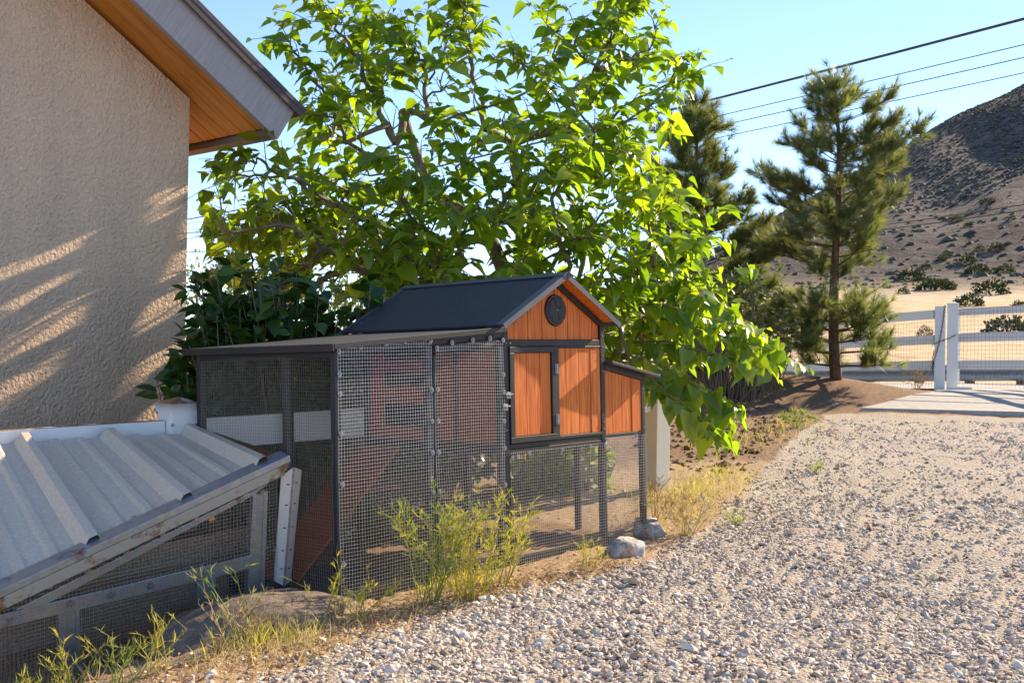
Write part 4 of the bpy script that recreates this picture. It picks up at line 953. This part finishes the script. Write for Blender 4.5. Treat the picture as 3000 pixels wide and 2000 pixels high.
# ------------------------------------------------------------------ gate, far fence, guard rail
def build_gate():
    pA = at(2728, 1145, 16.3); g0 = ground(pA.x, pA.y); zt = at(2728, 896, 16.3).z
    t = thing('gate_post', 'white square gate post with a rusty chain wrapped around it', 'post', (pA.x, pA.y, g0))
    w1 = Vector((.94, -.34, 0)).normalized(); w2 = Vector((.34, .94, 0))
    H = zt - g0
    def post(px, hw, ztop, name, lean=0):
        c = at(px, 1140, 16.3); g = ground(c.x, c.y) - .08
        b = MB(); b.obox((c.x + lean, c.y, (g + ztop) / 2), w1 * hw, w2 * hw, UZ * (ztop - g) / 2 + Vector((lean, 0, 0))); return c, b.build(name, MT['vinyl'], t, bevel=.006)
    c1, o1 = post(2752, .072, at(2752, 897, 16.3).z, 'post_board'); c2, o2 = post(2789, .074, at(2789, 893, 16.3).z, 'post_core')
    b = MB(); q = [Vector((c2.x, c2.y, 0)) + w1 * i * .084 + w2 * j * .084 for i, j in ((-1, -1), (1, -1), (1, 1), (-1, 1))]; z0 = at(2789, 893, 16.3).z
    b.add([v + UZ * z0 for v in q] + [v + UZ * (z0 + .02) for v in q] + [Vector((c2.x, c2.y, z0 + .05))], [(3, 2, 1, 0), (0, 1, 5, 4), (1, 2, 6, 5), (2, 3, 7, 6), (3, 0, 4, 7), (4, 5, 8), (5, 6, 8), (6, 7, 8), (7, 4, 8)]); b.build('post_cap', MT['vinyl'], o2)
    b = MB(); c3 = at(2810, 1140, 16.0); c3.z = ground(c3.x, c3.y); b.obox(c3 + UZ * .05, w1 * .17, w2 * .06, UZ * .05); b.build('gate_block', MT['vinyl'], t, bevel=.006)
    # chain: links
    ch = thing('chain', 'rusty brown steel chain hanging across the white gate post', 'chain', (c1.x, c1.y, g0))
    me = MB(); ring = [Vector((math.cos(a) * .022, math.sin(a) * .011, 0)) for a in np.linspace(0, 2 * math.pi, 11)]; me.tube(ring, .0045, 5, cap=False); lm = me.mesh('chain_link', MT['chain_metal'])
    for path in (((2768, 898), (2760, 960), (2750, 1010), (2738, 1050), (2731, 1085)), ((2734, 1009), (2755, 1000), (2785, 989), (2805, 977)), ((2736, 1030), (2732, 1060), (2731, 1090))):
        pts = [at(x, y, 16.16) for x, y in path]; tot = sum((pts[i + 1] - pts[i]).length for i in range(len(pts) - 1)); n = int(tot / .036); acc = 0
        for k in range(n):
            d = tot * k / n; i = 0
            while i < len(pts) - 2 and d > (pts[i + 1] - pts[i]).length: d -= (pts[i + 1] - pts[i]).length; i += 1
            dr = (pts[i + 1] - pts[i]).normalized(); p = pts[i] + dr * d; m_ = basis(p, dr, Vector((0, -1, 0)), 1, math.pi / 2 * (k % 2)); place('chain_link', lm, Matrix(m_.tolist()), ch)
    # gate leaf to the right
    gd = Vector((.52, -.854, .017)).normalized(); ga = at(2806, 1000, 16.28)
    gt = thing('gate', 'white three rail gate covered with welded wire beside the chained post', 'gate', (ga.x, ga.y, g0))
    L = 2.9; rails = []
    for ya, yb in ((904, 925), (976, 1001), (1055, 1081)):
        z0, z1 = at(2806, yb, 16.28).z, at(2806, ya, 16.28).z; a = Vector((ga.x, ga.y, (z0 + z1) / 2)); b = MB(); b.bar(a, a + gd * L, .04, z1 - z0); b.build('rail', MT['vinyl'], gt, bevel=.004)
    a = Vector((ga.x, ga.y, at(2806, 1135, 16.28).z)); mb = MB(); nn = gd.cross(UZ).normalized(); nn = nn if nn.y < 0 else -nn
    wires(mb, a + nn * .03, gd, UZ, L, at(2806, 905, 16.28).z - a.z, pitch=.06, r=.0022, wob=.002, seed=31); tag(mb.build('wire_mesh', MT['fence_wire'], gt), kind='stuff')
    st = MB(); st.bar(Vector((ga.x, ga.y, a.z + .05)), Vector((ga.x, ga.y, at(2806, 905, 16.28).z)), .05, .03, gd); st.build('stile', MT['vinyl'], gt)
    # fence running back to the left from the post
    fd = Vector((-.300, .954, -.024)).normalized(); fa = at(2736, 1000, 16.35)
    ft = thing('far_fence', 'cream three rail fence with wire running back behind the pines', 'fence', (fa.x, fa.y, ground(fa.x, fa.y)))
    for ya, yb in ((908, 934), (982, 1008), (1056, 1081)):
        z0, z1 = at(2736, yb, 16.35).z, at(2736, ya, 16.35).z; a = Vector((fa.x, fa.y, (z0 + z1) / 2)); b = MB(); b.bar(a, a + fd * 16, .04, z1 - z0); b.build('rail', MT['cream_vinyl'], ft)
    for s in (2.45, 4.9, 7.4, 9.9, 12.4, 15):
        c = fa + fd * s; g = ground(c.x, c.y) - .1; zt_ = at(2736, 902, 16.35).z + fd.z * s; b = MB(); b.obox((c.x, c.y, (g + zt_) / 2), fd * .06, Vector((.954, .3, 0)) * .06, UZ * (zt_ - g) / 2); b.build('post', MT['cream_vinyl'], ft)
    nn = fd.cross(UZ).normalized(); nn = nn if nn.x < 0 else -nn
    mb = MB(); wires(mb, Vector((fa.x, fa.y, at(2736, 1138, 16.35).z)) + nn * .035, fd, UZ, 15, .98, pitch=.065, r=.0018, wob=.002, seed=33); tag(mb.build('wire_mesh', MT['fence_wire'], ft), kind='stuff')
    # guard rail beyond
    ra, rb = at(2000, 1098, 23), at(3150, 1090, 21); gr = thing('guard_rail', 'grey steel guard rail on dark wooden posts along the far road', 'guard rail', (ra.x, ra.y, ground(ra.x, ra.y)))
    d = (rb - ra).normalized(); up = UZ; prof = [(-.15, 0), (-.11, .04), (-.05, .04), (0, 0), (.05, .04), (.11, .04), (.15, 0)]; nn = Vector((d.y, -d.x, 0)); nn = nn if nn.y < 0 else -nn
    V = []; 
    for e_ in (ra, rb):
        for z, o in prof: V.append(tuple(e_ + UZ * z + nn * o))
    b = MB(); b.add(V, [(i, i + 1, i + 8, i + 7) for i in range(6)]); o = b.build('beam', MT['guard_steel'], gr); s = o.modifiers.new('solid', 'SOLIDIFY'); s.thickness = .01
    for k in range(9):
        c = ra.lerp(rb, k / 8) - nn * .06; g = ground(c.x, c.y) - .3; b = MB(); b.box((c.x - .08, c.y - .05, min(g, c.z - .6)), (c.x + .08, c.y + .05, c.z + .14)); b.build('post', MT['post_wood'], gr)
    # pale road strip
    P = [at(1900, 1128, 20.0), at(3200, 1128, 18.6), at(3200, 1128, 20.6), at(1900, 1128, 22.5)]
    b = MB(); b.add([(p.x, p.y, ground(p.x, p.y) + .03) for p in [P[0].lerp(P[1], i / 24) for i in range(25)] + [P[3].lerp(P[2], i / 24) for i in range(25)]], [(i, i + 1, i + 26, i + 25) for i in range(24)]); tag(b.build('road', MT['concrete']), kind='structure')
build_gate()

# ------------------------------------------------------------------ far bushes, scrub, trees, wires
def clump(rs, n, size, rx, rz, leaf):
    tv = np.array([(0, -.30, 0), (0, .30, 0), (.55, .34, .1), (1, 0, 0), (.55, -.34, .1)]); tf5 = np.array([(0, 4, 3, 2, 1)])
    ms = []
    for _ in range(n):
        a = rs.uniform(0, 6.28); c = rs.uniform(0, 1); r_ = rs.uniform(.55, 1) ; h = math.sqrt(1 - c * c)
        p = Vector((math.cos(a) * h * r_ * rx, math.sin(a) * h * r_ * rx, c * r_ * rz)); d = Vector((math.cos(a) * h + rs.uniform(-.5, .5), math.sin(a) * h + rs.uniform(-.5, .5), c + rs.uniform(-.2, .6))).normalized()
        ms.append(basis(p * (1 + .25 * mnoise.noise(p * (2.2 / max(rx, .1)))), d, UZ, leaf * rs.uniform(.6, 1.3), rs.uniform(0, 3)))
    return tv, tf5, np.array(ms)
def build_bushes():
    L = [(2670, 822, 110, 46, 'wide dark juniper at the foot of the hill'), (2739, 850, 150, 40, 'spreading juniper on the tan grass below the hill'), (2903, 862, 125, 56, 'ragged dark bush on open tan grass above the gate'), (2839, 896, 105, 44, 'dark bush just above the gate rail'), (2863, 803, 95, 38, 'flat topped bush at the edge of the grey slope'), (2944, 798, 72, 30, 'small bush beside the flat topped one on the slope edge'), (2646, 862, 48, 26, 'small grey bush on the grass next to the pine'), (2775, 755, 50, 26, 'rounded bush low on the grey hillside'), (2831, 774, 70, 36, 'dense bush in the dip of the hillside'), (2759, 768, 40, 22, 'little bush among the lower hillside scrub'), (2711, 790, 48, 26, 'round bush where grass meets hillside'), (2803, 650, 48, 24, 'lone round bush halfway up the hill'), (2838, 664, 36, 18, 'low bush beside the lone round one halfway up'), (2895, 600, 58, 30, 'largest bush high on the hill face'), (2964, 646, 34, 20, 'small bush on the hill level with the wires'), (2920, 736, 66, 34, 'broad dark bush in the hillside scrub'), (2956, 975, 170, 62, 'big green juniper seen through the gate wire'), (2711, 985, 62, 40, 'dry brown bush behind the cream fence'), (2985, 905, 60, 36, 'dark bush beyond the gate above its top rail'), (2870, 735, 40, 22, 'small dark bush beside the broad hillside bush'), (2320, 940, 60, 26, 'grey bush on the grass between the two pines')]
    for k, (px, py, w_, h_, lab) in enumerate(L):
        p = hit(px, py, 18.5); Y = p.y; rx = w_ * .42 * Y / F; rz = h_ * .8 * Y / F; rs = random.Random(100 + k)
        tv, tf, ms = clump(rs, 420, 0, rx, rz, max(.05, rx * .16)); t = thing('hillside_bush', lab, 'bush', (p.x, p.y, p.z - .05 * rz), group='bushes on the field and hill')
        ms[:, :3, 3] += np.array(p) - np.array([0, 0, .05 * rz]); a, f_, c = inst(tv, tf, ms)
        np_obj('crown', a, f_, MT['dead_brush' if 'brown' in lab else 'juniper'], t, attrs={'tint': ('POINT', 'FLOAT', c)})
        mb = MB()
        for j in range(5): e_ = Vector(ms[rs.randrange(len(ms))][:3, 3]); mb.tube([p - UZ * .1, p.lerp(e_, .5), e_], [rx * .04, rx * .03, rx * .012], 4, cap=False)
        mb.build('stems', MT['twig_bark'], t)
    # scrub over the whole hillside: uncountable
    rs = random.Random(77); ms = []; tv = np.array([(1, 0, 0), (.3, .95, 0), (-.8, .6, 0), (-.8, -.6, 0), (.3, -.95, 0), (.45, .2, .75), (-.3, .35, .9), (-.1, -.45, .8)]); tf = np.array([(0, 1, 5), (1, 6, 5), (1, 2, 6), (2, 3, 6), (3, 7, 6), (3, 4, 7), (4, 0, 7), (0, 5, 7), (5, 6, 7)])
    while len(ms) < 22000:
        a = rs.uniform(-.05, .62); Y = rs.uniform(100, 328); x = a * Y; z = ground(x, Y)
        if Y < 165 and rs.random() < .8: continue
        s = rs.uniform(.2, .6) * (1 if rs.random() < .95 else 1.5); m_ = basis((x, Y, z - .1), (math.cos(Y * 7), math.sin(Y * 7), 0), UZ, s); m_[2, :3] *= rs.uniform(.5, .8); ms.append(m_)
    a, f_, c = inst(tv, tf, np.array(ms)); o = np_obj('scrub', a, f_, MT['hill_scrub'], attrs={'tint': ('POINT', 'FLOAT', c)}); tag(o, 'low grey scrub scattered all over the hillside', 'scrub', kind='stuff')
    # far trees seen to the left, under the broadleaf crown
    T = [(575, 1000, 200, 330, 42, 'round olive tree beyond the house corner'), (700, 1000, 220, 300, 48, 'dull green tree beside the far steel pole'), (850, 1000, 260, 290, 55, 'wide grey green tree far behind the glossy shrub'), (1010, 1000, 250, 280, 60, 'low far tree behind the broadleaf crown'), (1180, 1000, 260, 280, 66, 'hazy far tree behind the coop roof'), (1850, 1060, 260, 190, 30, 'bushy grey tree behind the thin pine')]
    for k, (px, py, w_, h_, Y, lab) in enumerate(T):
        p = at(px, py, Y); rs = random.Random(300 + k); rx, rz = w_ / 2 * Y / F, h_ * Y / F; t = thing('far_tree', lab, 'tree', (p.x, p.y, ground(p.x, p.y)), group='trees in the distance')
        tv2, tf2, ms2 = clump(rs, 1600, 0, rx, rz, rx * .085); ms2[:, :3, 3] += np.array(p) - np.array([0, 0, rz * .2]); a, f_, c = inst(tv2, tf2, ms2); np_obj('crown', a, f_, MT['pine_needle'], t, attrs={'tint': ('POINT', 'FLOAT', c)})
        mb = MB(); g = Vector((p.x, p.y, ground(p.x, p.y) - .2)); mb.tube([g, p, p + UZ * rz * .6], [rx * .08, rx * .06, rx * .02], 7); mb.build('trunk', MT['bark'], t)
    # utility pole and wires on the left
    pt, pb = at(641, 655, 48), at(655, 830, 48); pb.z = ground(pb.x, pb.y) - .2
    t = thing('utility_pole', 'thin grey steel utility pole in the distance beyond the house', 'pole', (pb.x, pb.y, pb.z)); mb = MB(); mb.tube([pb, pt], [.11, .08], 8); mb.build('pole', MT['guard_steel'], t); mb = MB(); mb.bar(at(637, 657, 48), at(705, 652, 48), .1, .1); mb.build('crossarm', MT['guard_steel'], t)
    def line(name, label, pts, r_, grp):
        mb = MB(); P = [at(*p) for p in pts]; C_ = []
        for i in range(len(P) - 1):
            for k in range(10): C_.append(P[i].lerp(P[i + 1], k / 10) - UZ * (.0))
        C_.append(P[-1]); sag = (P[0] - P[-1]).length * .006; n = len(C_)
        C_ = [c - UZ * sag * 4 * (i / (n - 1)) * (1 - i / (n - 1)) for i, c in enumerate(C_)]
        mb.tube(C_, r_, 5); tag(mb.build(name, MT['power_wire']), label, 'wire', grp)
    line('power_line', 'thick black bundled cable, highest of the lines over the pines', ((520, 648, 62), (3250, -10, 22)), .034, 'lines across the sky')
    line('power_line', 'thin power wire just below the thick bundled cable', ((520, 660, 62), (3250, 72, 22)), .012, 'lines across the sky')
    line('power_line', 'thin power wire between two others over the pines', ((520, 675, 62), (3250, 112, 22)), .012, 'lines across the sky')
    line('power_line', 'lowest thin wire of the group over the tall pine', ((520, 690, 62), (3250, 160, 22)), .011, 'lines across the sky')
    line('power_line', 'upper dark wire strung in front of the hill', ((2300, 690, 60), (3150, 575, 40)), .022, 'lines before the hill')
    line('power_line', 'lower dark wire strung in front of the hill', ((2300, 702, 60), (3150, 592, 40)), .026, 'lines before the hill')
    line('power_line', 'far wire running low beyond the house to the steel pole', ((380, 745, 50), (1200, 700, 50)), .02, 'far lines by the steel pole')
    line('power_line', 'lowest far wire crossing behind the glossy shrub', ((380, 806, 50), (1200, 795, 50)), .025, 'far lines by the steel pole')
build_bushes()

# ------------------------------------------------------------------ rocks
def rock(name, label, cat, c, size, seed, m, rot=0, planes=9, sub=3, group=None):
    import bmesh
    rs = random.Random(seed); bm = bmesh.new(); bmesh.ops.create_icosphere(bm, subdivisions=sub + 1, radius=1)
    pl = []
    for _ in range(planes):
        d = Vector((rs.gauss(0, 1), rs.gauss(0, 1), rs.gauss(0, .8))).normalized(); pl.append((d, rs.uniform(.50, .78)))
    if planes > 9: pl += [(Vector((.18, -.12, 1)).normalized(), .46), (Vector((-.1, -1, .25)).normalized(), .55), (Vector((-.9, -.5, .3)).normalized(), .7)]
    for v in bm.verts:
        p = v.co.copy()
        for d, k in pl:
            q = p.dot(d)
            if q > k: p -= d * (q - k)
        p += p.normalized() * (.05 * mnoise.noise(p * 2.5 + Vector((seed, 0, 0))) + .03 * mnoise.noise(p * 7))
        v.co = Vector((p.x * size[0], p.y * size[1], p.z * size[2]))
    me = bpy.data.meshes.new(name); bm.to_mesh(me); bm.free(); me.materials.append(m)
    o = bpy.data.objects.new(name, me); COL.objects.link(o); o.location = c; o.rotation_euler = (0, 0, rot); return tag(o, label, cat, group)
p = hit(1830, 1630); rock('rock', 'pale grey angular rock with an orange stained end beside the coop', 'rock', p + Vector((0, .04, .018)), (.125, .085, .105), 4, MT['rock'], .25, planes=14)
p = hit(1905, 1575); rock('rock', 'darker mossy rock behind the pale one at the coop corner', 'rock', p + Vector((0, .05, .02)), (.12, .09, .105), 12, MT['rock'], -.5, planes=14)
p = at(800, 1850, 3.72); rock('boulder', 'large half buried brown boulder between the pen and the run post', 'boulder', Vector((p.x + .0, p.y + .05, -.16)), (.46, .30, .24), 6, MT['boulder'], .6, planes=5, sub=4)

# ------------------------------------------------------------------ gravel stones, one uncountable mass
def build_gravel():
    ico = np.array([(0, 0, 1), (.89, 0, .45), (.28, .85, .45), (-.72, .53, .45), (-.72, -.53, .45), (.28, -.85, .45), (.72, .53, -.45), (-.28, .85, -.45), (-.89, 0, -.45), (-.28, -.85, -.45), (.72, -.53, -.45), (0, 0, -1)])
    ft = np.array([(0, 1, 2), (0, 2, 3), (0, 3, 4), (0, 4, 5), (0, 5, 1), (1, 6, 2), (2, 7, 3), (3, 8, 4), (4, 9, 5), (5, 10, 1), (6, 7, 2), (7, 8, 3), (8, 9, 4), (9, 10, 5), (10, 6, 1)])
    vs_ = []; tp = []
    for k in range(6): tp.append(ico * rng.uniform(.72, 1.2, (12, 1)) * np.array([1, rng.uniform(.6, .9), rng.uniform(.45, .75)]))
    Y = np.concatenate([rng.uniform(2.4, 4.2, 52000), rng.uniform(4.2, 6.5, 56000), rng.uniform(6.5, 11.5, 44000)])
    X = rng.uniform(-1.1, 1.0, len(Y)); X = np.where(X > 0, X * .62 * Y, X * 1.0)
    sd = poly_side(X, Y, GB); pr = .05 + .95 * sstep(sd, -.12, .22); patch = .55 + .45 * np.sin(X * 1.7 + Y * .6 + 1) * np.sin(Y * 1.1 - X * .4)
    keep = (rng.random(len(Y)) < pr * (.25 + .75 * np.clip(patch * 1.2, 0, 1))); X, Y = X[keep], Y[keep]; n = len(X)
    q = np.array([tuple(CM.inverted() @ Vector((x, y, .02))) for x, y in zip(X, Y)]); ok = ~((q[:, 0] > -.03) & (q[:, 0] < 1.9) & (q[:, 1] > -.02) & (q[:, 1] < .95)); X, Y = X[ok], Y[ok]; n = len(X)
    s = rng.lognormal(math.log(.0072), .42, n) * (1 + .03 * (Y - 3)); s = np.clip(s, .0035, .03)
    Z = G(X, Y) + s * .05; A = rng.uniform(0, 6.28, n); Vs, Fs, Ts, off = [], [], [], 0; vi = rng.integers(0, 6, n)
    tint = np.clip(rng.normal(.52, .24, n), 0, 1)
    for k in range(6):
        i = np.where(vi == k)[0]; m_ = np.zeros((len(i), 4, 4)); c, sn = np.cos(A[i]), np.sin(A[i]); tl = rng.normal(0, .35, len(i))
        m_[:, 0, 0] = c * s[i]; m_[:, 0, 1] = -sn * s[i]; m_[:, 1, 0] = sn * s[i]; m_[:, 1, 1] = c * s[i]; m_[:, 2, 2] = s[i]; m_[:, 2, 0] = tl * s[i]; m_[:, 0, 3] = X[i]; m_[:, 1, 3] = Y[i]; m_[:, 2, 3] = Z[i]; m_[:, 3, 3] = 1
        a, b, t_ = inst(tp[k], ft, m_, tint[i]); Vs.append(a); Fs.append(b + off); Ts.append(t_); off += len(a)
    o = np_obj('gravel', np.concatenate(Vs), np.concatenate(Fs), MT['stone'], attrs={'tint': ('POINT', 'FLOAT', np.concatenate(Ts))}); tag(o, 'loose pale grey gravel stones covering the drive', 'gravel', kind='stuff'); print('stones', n)
build_gravel()

# ------------------------------------------------------------------ dry grass, leaf litter, weeds
def blades(name, label, regions, matn, cat, hrange, wid=.0022, seed=1):
    rs = random.Random(seed); ms = []
    for (pxs, n, spread, hs) in regions:
        for _ in range(n):
            i = rs.randrange(len(pxs) - 1) if len(pxs) > 1 else 0; f_ = rs.random(); a = pxs[i]; b = pxs[i + 1] if len(pxs) > 1 else a
            p = Vector(a).lerp(Vector(b), f_); x, y = p.x + rs.gauss(0, spread), p.y + rs.gauss(0, spread * 1.2); q = CM.inverted() @ Vector((x, y, .05))
            if -.02 < q.x < 1.88 and 0 < q.y < .9: continue
            h = rs.uniform(*hrange) * hs; d = Vector((rs.gauss(0, .45), rs.gauss(0, .45), 1)).normalized(); ms.append(basis((x, y, ground(x, y) - .004), d, Vector((rs.gauss(0, 1), rs.gauss(0, 1), .1)), h, rs.uniform(0, 3)))
    k = wid / .08; tv = np.array([(0, -k, 0), (0, k, 0), (.5, k * .7, .04), (.5, -k * .7, .04), (1, 0, .17)]); V1, F1, c = inst(tv, np.array([(0, 1, 2, 3)]), np.array(ms)); F2 = np.array([(3, 2, 4)])[None] + (np.arange(len(ms)) * 5)[:, None, None]
    o = np_obj(name, V1, [F1, F2.reshape(-1, 3)], MT[matn], attrs={'tint': ('POINT', 'FLOAT', c)}); tag(o, label, cat, kind='stuff')
def hp(*l): return [tuple(hit(*p)) for p in l]
blades('dry_grass', 'yellow dry grass along the coop foot and the gravel edge', [
    (hp((1100, 1830), (1300, 1760), (1480, 1715)), 320, .06, .55), (hp((1450, 1715), (1680, 1650), (1790, 1630)), 160, .04, .4), (hp((1860, 1540), (1960, 1560), (2060, 1500), (2000, 1440)), 520, .11, .8), (hp((1940, 1450), (2100, 1400), (2200, 1340)), 380, .26, .7), (hp((2180, 1330), (2300, 1270), (2380, 1240)), 350, .25, .8), (hp((600, 1960), (800, 1900), (960, 1860)), 420, .10, .7), (hp((20, 1990), (300, 1990)), 300, .08, .8), (hp((2420, 1225), (2700, 1212)), 300, .2, .5), (hp((1500, 1850), (2400, 1800), (2700, 1700)), 140, .5, .5)], 'dry_grass', 'grass', (.03, .11), seed=41)
blades('green_grass', 'thin yellow green grass tufts at the gravel edge by the white post', [(hp((1960, 1480), (2060, 1440), (2130, 1380)), 700, .12, .9), (hp((2080, 1330), (2350, 1235)), 500, .2, 1.0), (hp((1250, 1740), (1420, 1690)), 320, .05, .8), (hp((700, 1900), (860, 1850)), 260, .07, .9)], 'weed_leaf', 'grass', (.03, .10), seed=42)
def build_litter():
    rs = random.Random(9); ms = []
    for pxs, n, sp in ((hp((1020, 1860), (1250, 1790), (1500, 1720), (1780, 1650)), 2600, .075), (hp((1900, 1500), (2150, 1380)), 900, .3), (hp((500, 1980), (950, 1900)), 700, .12), (hp((1200, 1950), (2600, 1750)), 260, .7), (hp((1010, 1740), (1400, 1650)), 800, .10)):
        for _ in range(n):
            i = rs.randrange(len(pxs) - 1); p = Vector(pxs[i]).lerp(Vector(pxs[i + 1]), rs.random()); x, y = p.x + rs.gauss(0, sp), p.y + rs.gauss(0, sp); ms.append(basis((x, y, ground(x, y) + rs.uniform(.002, .010)), (rs.gauss(0, 1), rs.gauss(0, 1), rs.gauss(0, .3)), UZ, rs.uniform(.008, .024), rs.uniform(-.8, .8)))
    tv, tf = leaf_template([(0, .02), (.3, .16), (.7, .14), (1, .02)], .4, .3); a, b, c = inst(tv, tf, np.array(ms)); tag(np_obj('leaf_litter', a, b, MT['litter'], attrs={'tint': ('POINT', 'FLOAT', c)}), 'dry tan leaf litter and straw scattered along the coop front', 'leaf litter', kind='stuff')
build_litter()
def weed(label, px, py, Y, h, nst, spread, seed, matn='weed_leaf', leafL=.045, dens=1.0, dry=.2):
    rs = random.Random(seed); b = at(px, py, Y); b.z = ground(b.x, b.y) - .01; t = thing('weed', label, 'weed', b, group='weeds around the pens'); st = MB(); ms = []; ds = []
    for k in range(nst):
        d = Vector((rs.gauss(0, spread), rs.gauss(0, spread * .6), 1)).normalized(); H = h * rs.uniform(.55, 1.05); o = b + Vector((rs.gauss(0, .02), rs.gauss(0, .02), 0))
        bend = Vector((rs.gauss(0, .12), rs.gauss(0, .1), 0)) * H; pts = [o + d * H * u + bend * u * u for u in (0, .3, .6, .85, 1)]; st.tube(pts, [.0022, .0019, .0015, .0011, .0006], 4, cap=False)
        for j in range(int(12 * dens * H / .25) + 3):
            u = rs.uniform(.25, 1); i = min(int(u * 4), 3); p = pts[i].lerp(pts[i + 1], u * 4 - i); dd = (d * .9 + Vector((rs.gauss(0, .9), rs.gauss(0, .9), rs.gauss(.1, .4)))).normalized()
            if rs.random() < .35:
                e_ = p + dd * rs.uniform(.03, .08); st.tube([p, e_], [.001, .0006], 3, cap=False)
                for q in range(5): ms.append(basis(p.lerp(e_, rs.uniform(.5, 1)), (dd + Vector((rs.gauss(0, .6), rs.gauss(0, .6), .3))).normalized(), UZ, leafL * rs.uniform(.5, 1), rs.uniform(0, 3)))
            else: ms.append(basis(p, dd, UZ, leafL * rs.uniform(.5, 1.1), rs.uniform(0, 3)))
        for q in range(int(6 * dens)): ms.append(basis(pts[4] - d * rs.uniform(0, .03), (d + Vector((rs.gauss(0, .55), rs.gauss(0, .55), 0))).normalized(), UZ, leafL * rs.uniform(.5, 1), rs.uniform(0, 3)))
    st.build('stems', MT['dry_grass' if dry > .5 else matn], t)
    tv, tf = leaf_template([(0, .02), (.25, .045), (.6, .04), (1, .008)], .3, .3); a, b_, c = inst(tv, tf, np.array(ms)); np_obj('leaves', a, b_, MT[matn], t, attrs={'tint': ('POINT', 'FLOAT', c)})
weed('tall pale green weed against the run door mesh', 1255, 1780, 3.98, .46, 13, .20, 51, 'green_weed', .035, .9)
weed('bushy yellow green weed in front of the run door', 1385, 1760, 4.02, .38, 26, .36, 52, 'weed_leaf', .030, 1.4)
weed('yellow weed leaning across the post between run and box', 1470, 1715, 4.2, .30, 12, .35, 53, 'weed_leaf', .04, 1.0)
weed('small yellow weed by the pale rock', 1742, 1650, 4.52, .12, 7, .35, 54, 'weed_leaf', .03, 1.3)
weed('spindly green weed at the run corner post', 960, 1830, 3.72, .22, 5, .55, 55, 'weed_leaf', .032, .8)
weed('thin branching weed growing before the corner flashing of the pen', 720, 1950, 3.42, .26, 4, .30, 56, 'green_weed', .035, .5)
weed('wiry yellow weed in front of the mesh pen beside the boulder', 470, 1990, 3.2, .19, 8, .40, 57, 'weed_leaf', .032, .7)
weed('tall wiry weed by the middle pen post', 215, 2040, 3.1, .18, 6, .22, 58, 'weed_leaf', .032, .8)
weed('tangled low weed at the near end of the mesh pen', 90, 2060, 3.05, .15, 14, .7, 59, 'weed_leaf', .032, .6)
weed('pale seeding weed at the foot of the cream fence post', 1930, 1470, 5.7, .24, 10, .5, 60, 'dry_grass', .04, 1.0, 1)
weed('straw coloured weed clump right of the dark rock', 2010, 1560, 5.3, .20, 14, .6, 61, 'dry_grass', .05, 1.0, 1)
weed('small leafy green weed on the edge of the gravel', 2390, 1352, 7.5, .07, 6, .8, 62, 'green_weed', .04, 1.5)
weed('low leafy weed in the gravel near the dark rock', 2160, 1510, 5.6, .06, 6, .9, 63, 'green_weed', .04, 1.5)
weed('green weeds at the shaded dirt edge below the tall pine', 2330, 1255, 10.5, .22, 14, .9, 64, 'green_weed', .05, 1.0)
weed('dry brown tumbleweed branches behind the gate post', 2690, 1135, 17.0, .45, 20, .9, 65, 'dead_brush', .06, .5, 1)

def build_clods():
    n = 5200; ico = np.array([(0, 0, .8), (.9, 0, .2), (.3, .85, .3), (-.7, .5, .25), (-.7, -.5, .2), (.3, -.85, .3), (0, 0, -.6)]); ft = np.array([(0, 1, 2), (0, 2, 3), (0, 3, 4), (0, 4, 5), (0, 5, 1), (1, 6, 2), (2, 6, 3), (3, 6, 4), (4, 6, 5), (5, 6, 1)])
    X = rng.uniform(1.0, 6.4, n); Y = rng.uniform(7.5, 16.0, n); ok = (poly_side(X, Y, GB) < -.1) & ((Y > 12.8) | (X < 3.6)); ok &= ~((Y > 12.9) & (X > 4.2 + (Y - 12.9) * .55)); X, Y = X[ok], Y[ok]; n = len(X)
    s_ = rng.lognormal(math.log(.020), .45, n); A = rng.uniform(0, 6.28, n); m_ = np.zeros((n, 4, 4)); m_[:, 0, 0] = np.cos(A) * s_; m_[:, 0, 1] = -np.sin(A) * s_; m_[:, 1, 0] = np.sin(A) * s_; m_[:, 1, 1] = np.cos(A) * s_; m_[:, 2, 2] = s_ * .8; m_[:, 0, 3] = X; m_[:, 1, 3] = Y; m_[:, 2, 3] = G(X, Y); m_[:, 3, 3] = 1
    a, b, c = inst(ico, ft, m_); tag(np_obj('dirt_clods', a, b, MT['clod'], attrs={'tint': ('POINT', 'FLOAT', c)}), 'brown dirt clods on the mound below the tall pine', 'dirt clods', kind='stuff')
leafmat('clod', [(0, (.13, .075, .045)), (.6, (.23, .14, .085)), (1, (.36, .25, .16))], (1, 1, 1), .95, .02, spec=.1)
build_clods()

weed('thin dry weed stalks beside the boulder at the pen corner', 640, 1960, 3.35, .22, 7, .6, 66, 'dry_grass', .03, .6, 1)
weed('wispy pale weed between the two front pen posts', 350, 2020, 3.15, .15, 9, .5, 67, 'green_weed', .03, .6)
weed('dry reddish seed head weed in front of the boulder', 760, 1930, 3.5, .14, 8, .5, 68, 'dead_brush', .03, 1.0, 1)
weed('sprawling yellow weed at the foot of the run corner', 1060, 1850, 3.75, .16, 9, .7, 69, 'weed_leaf', .028, 1.0)
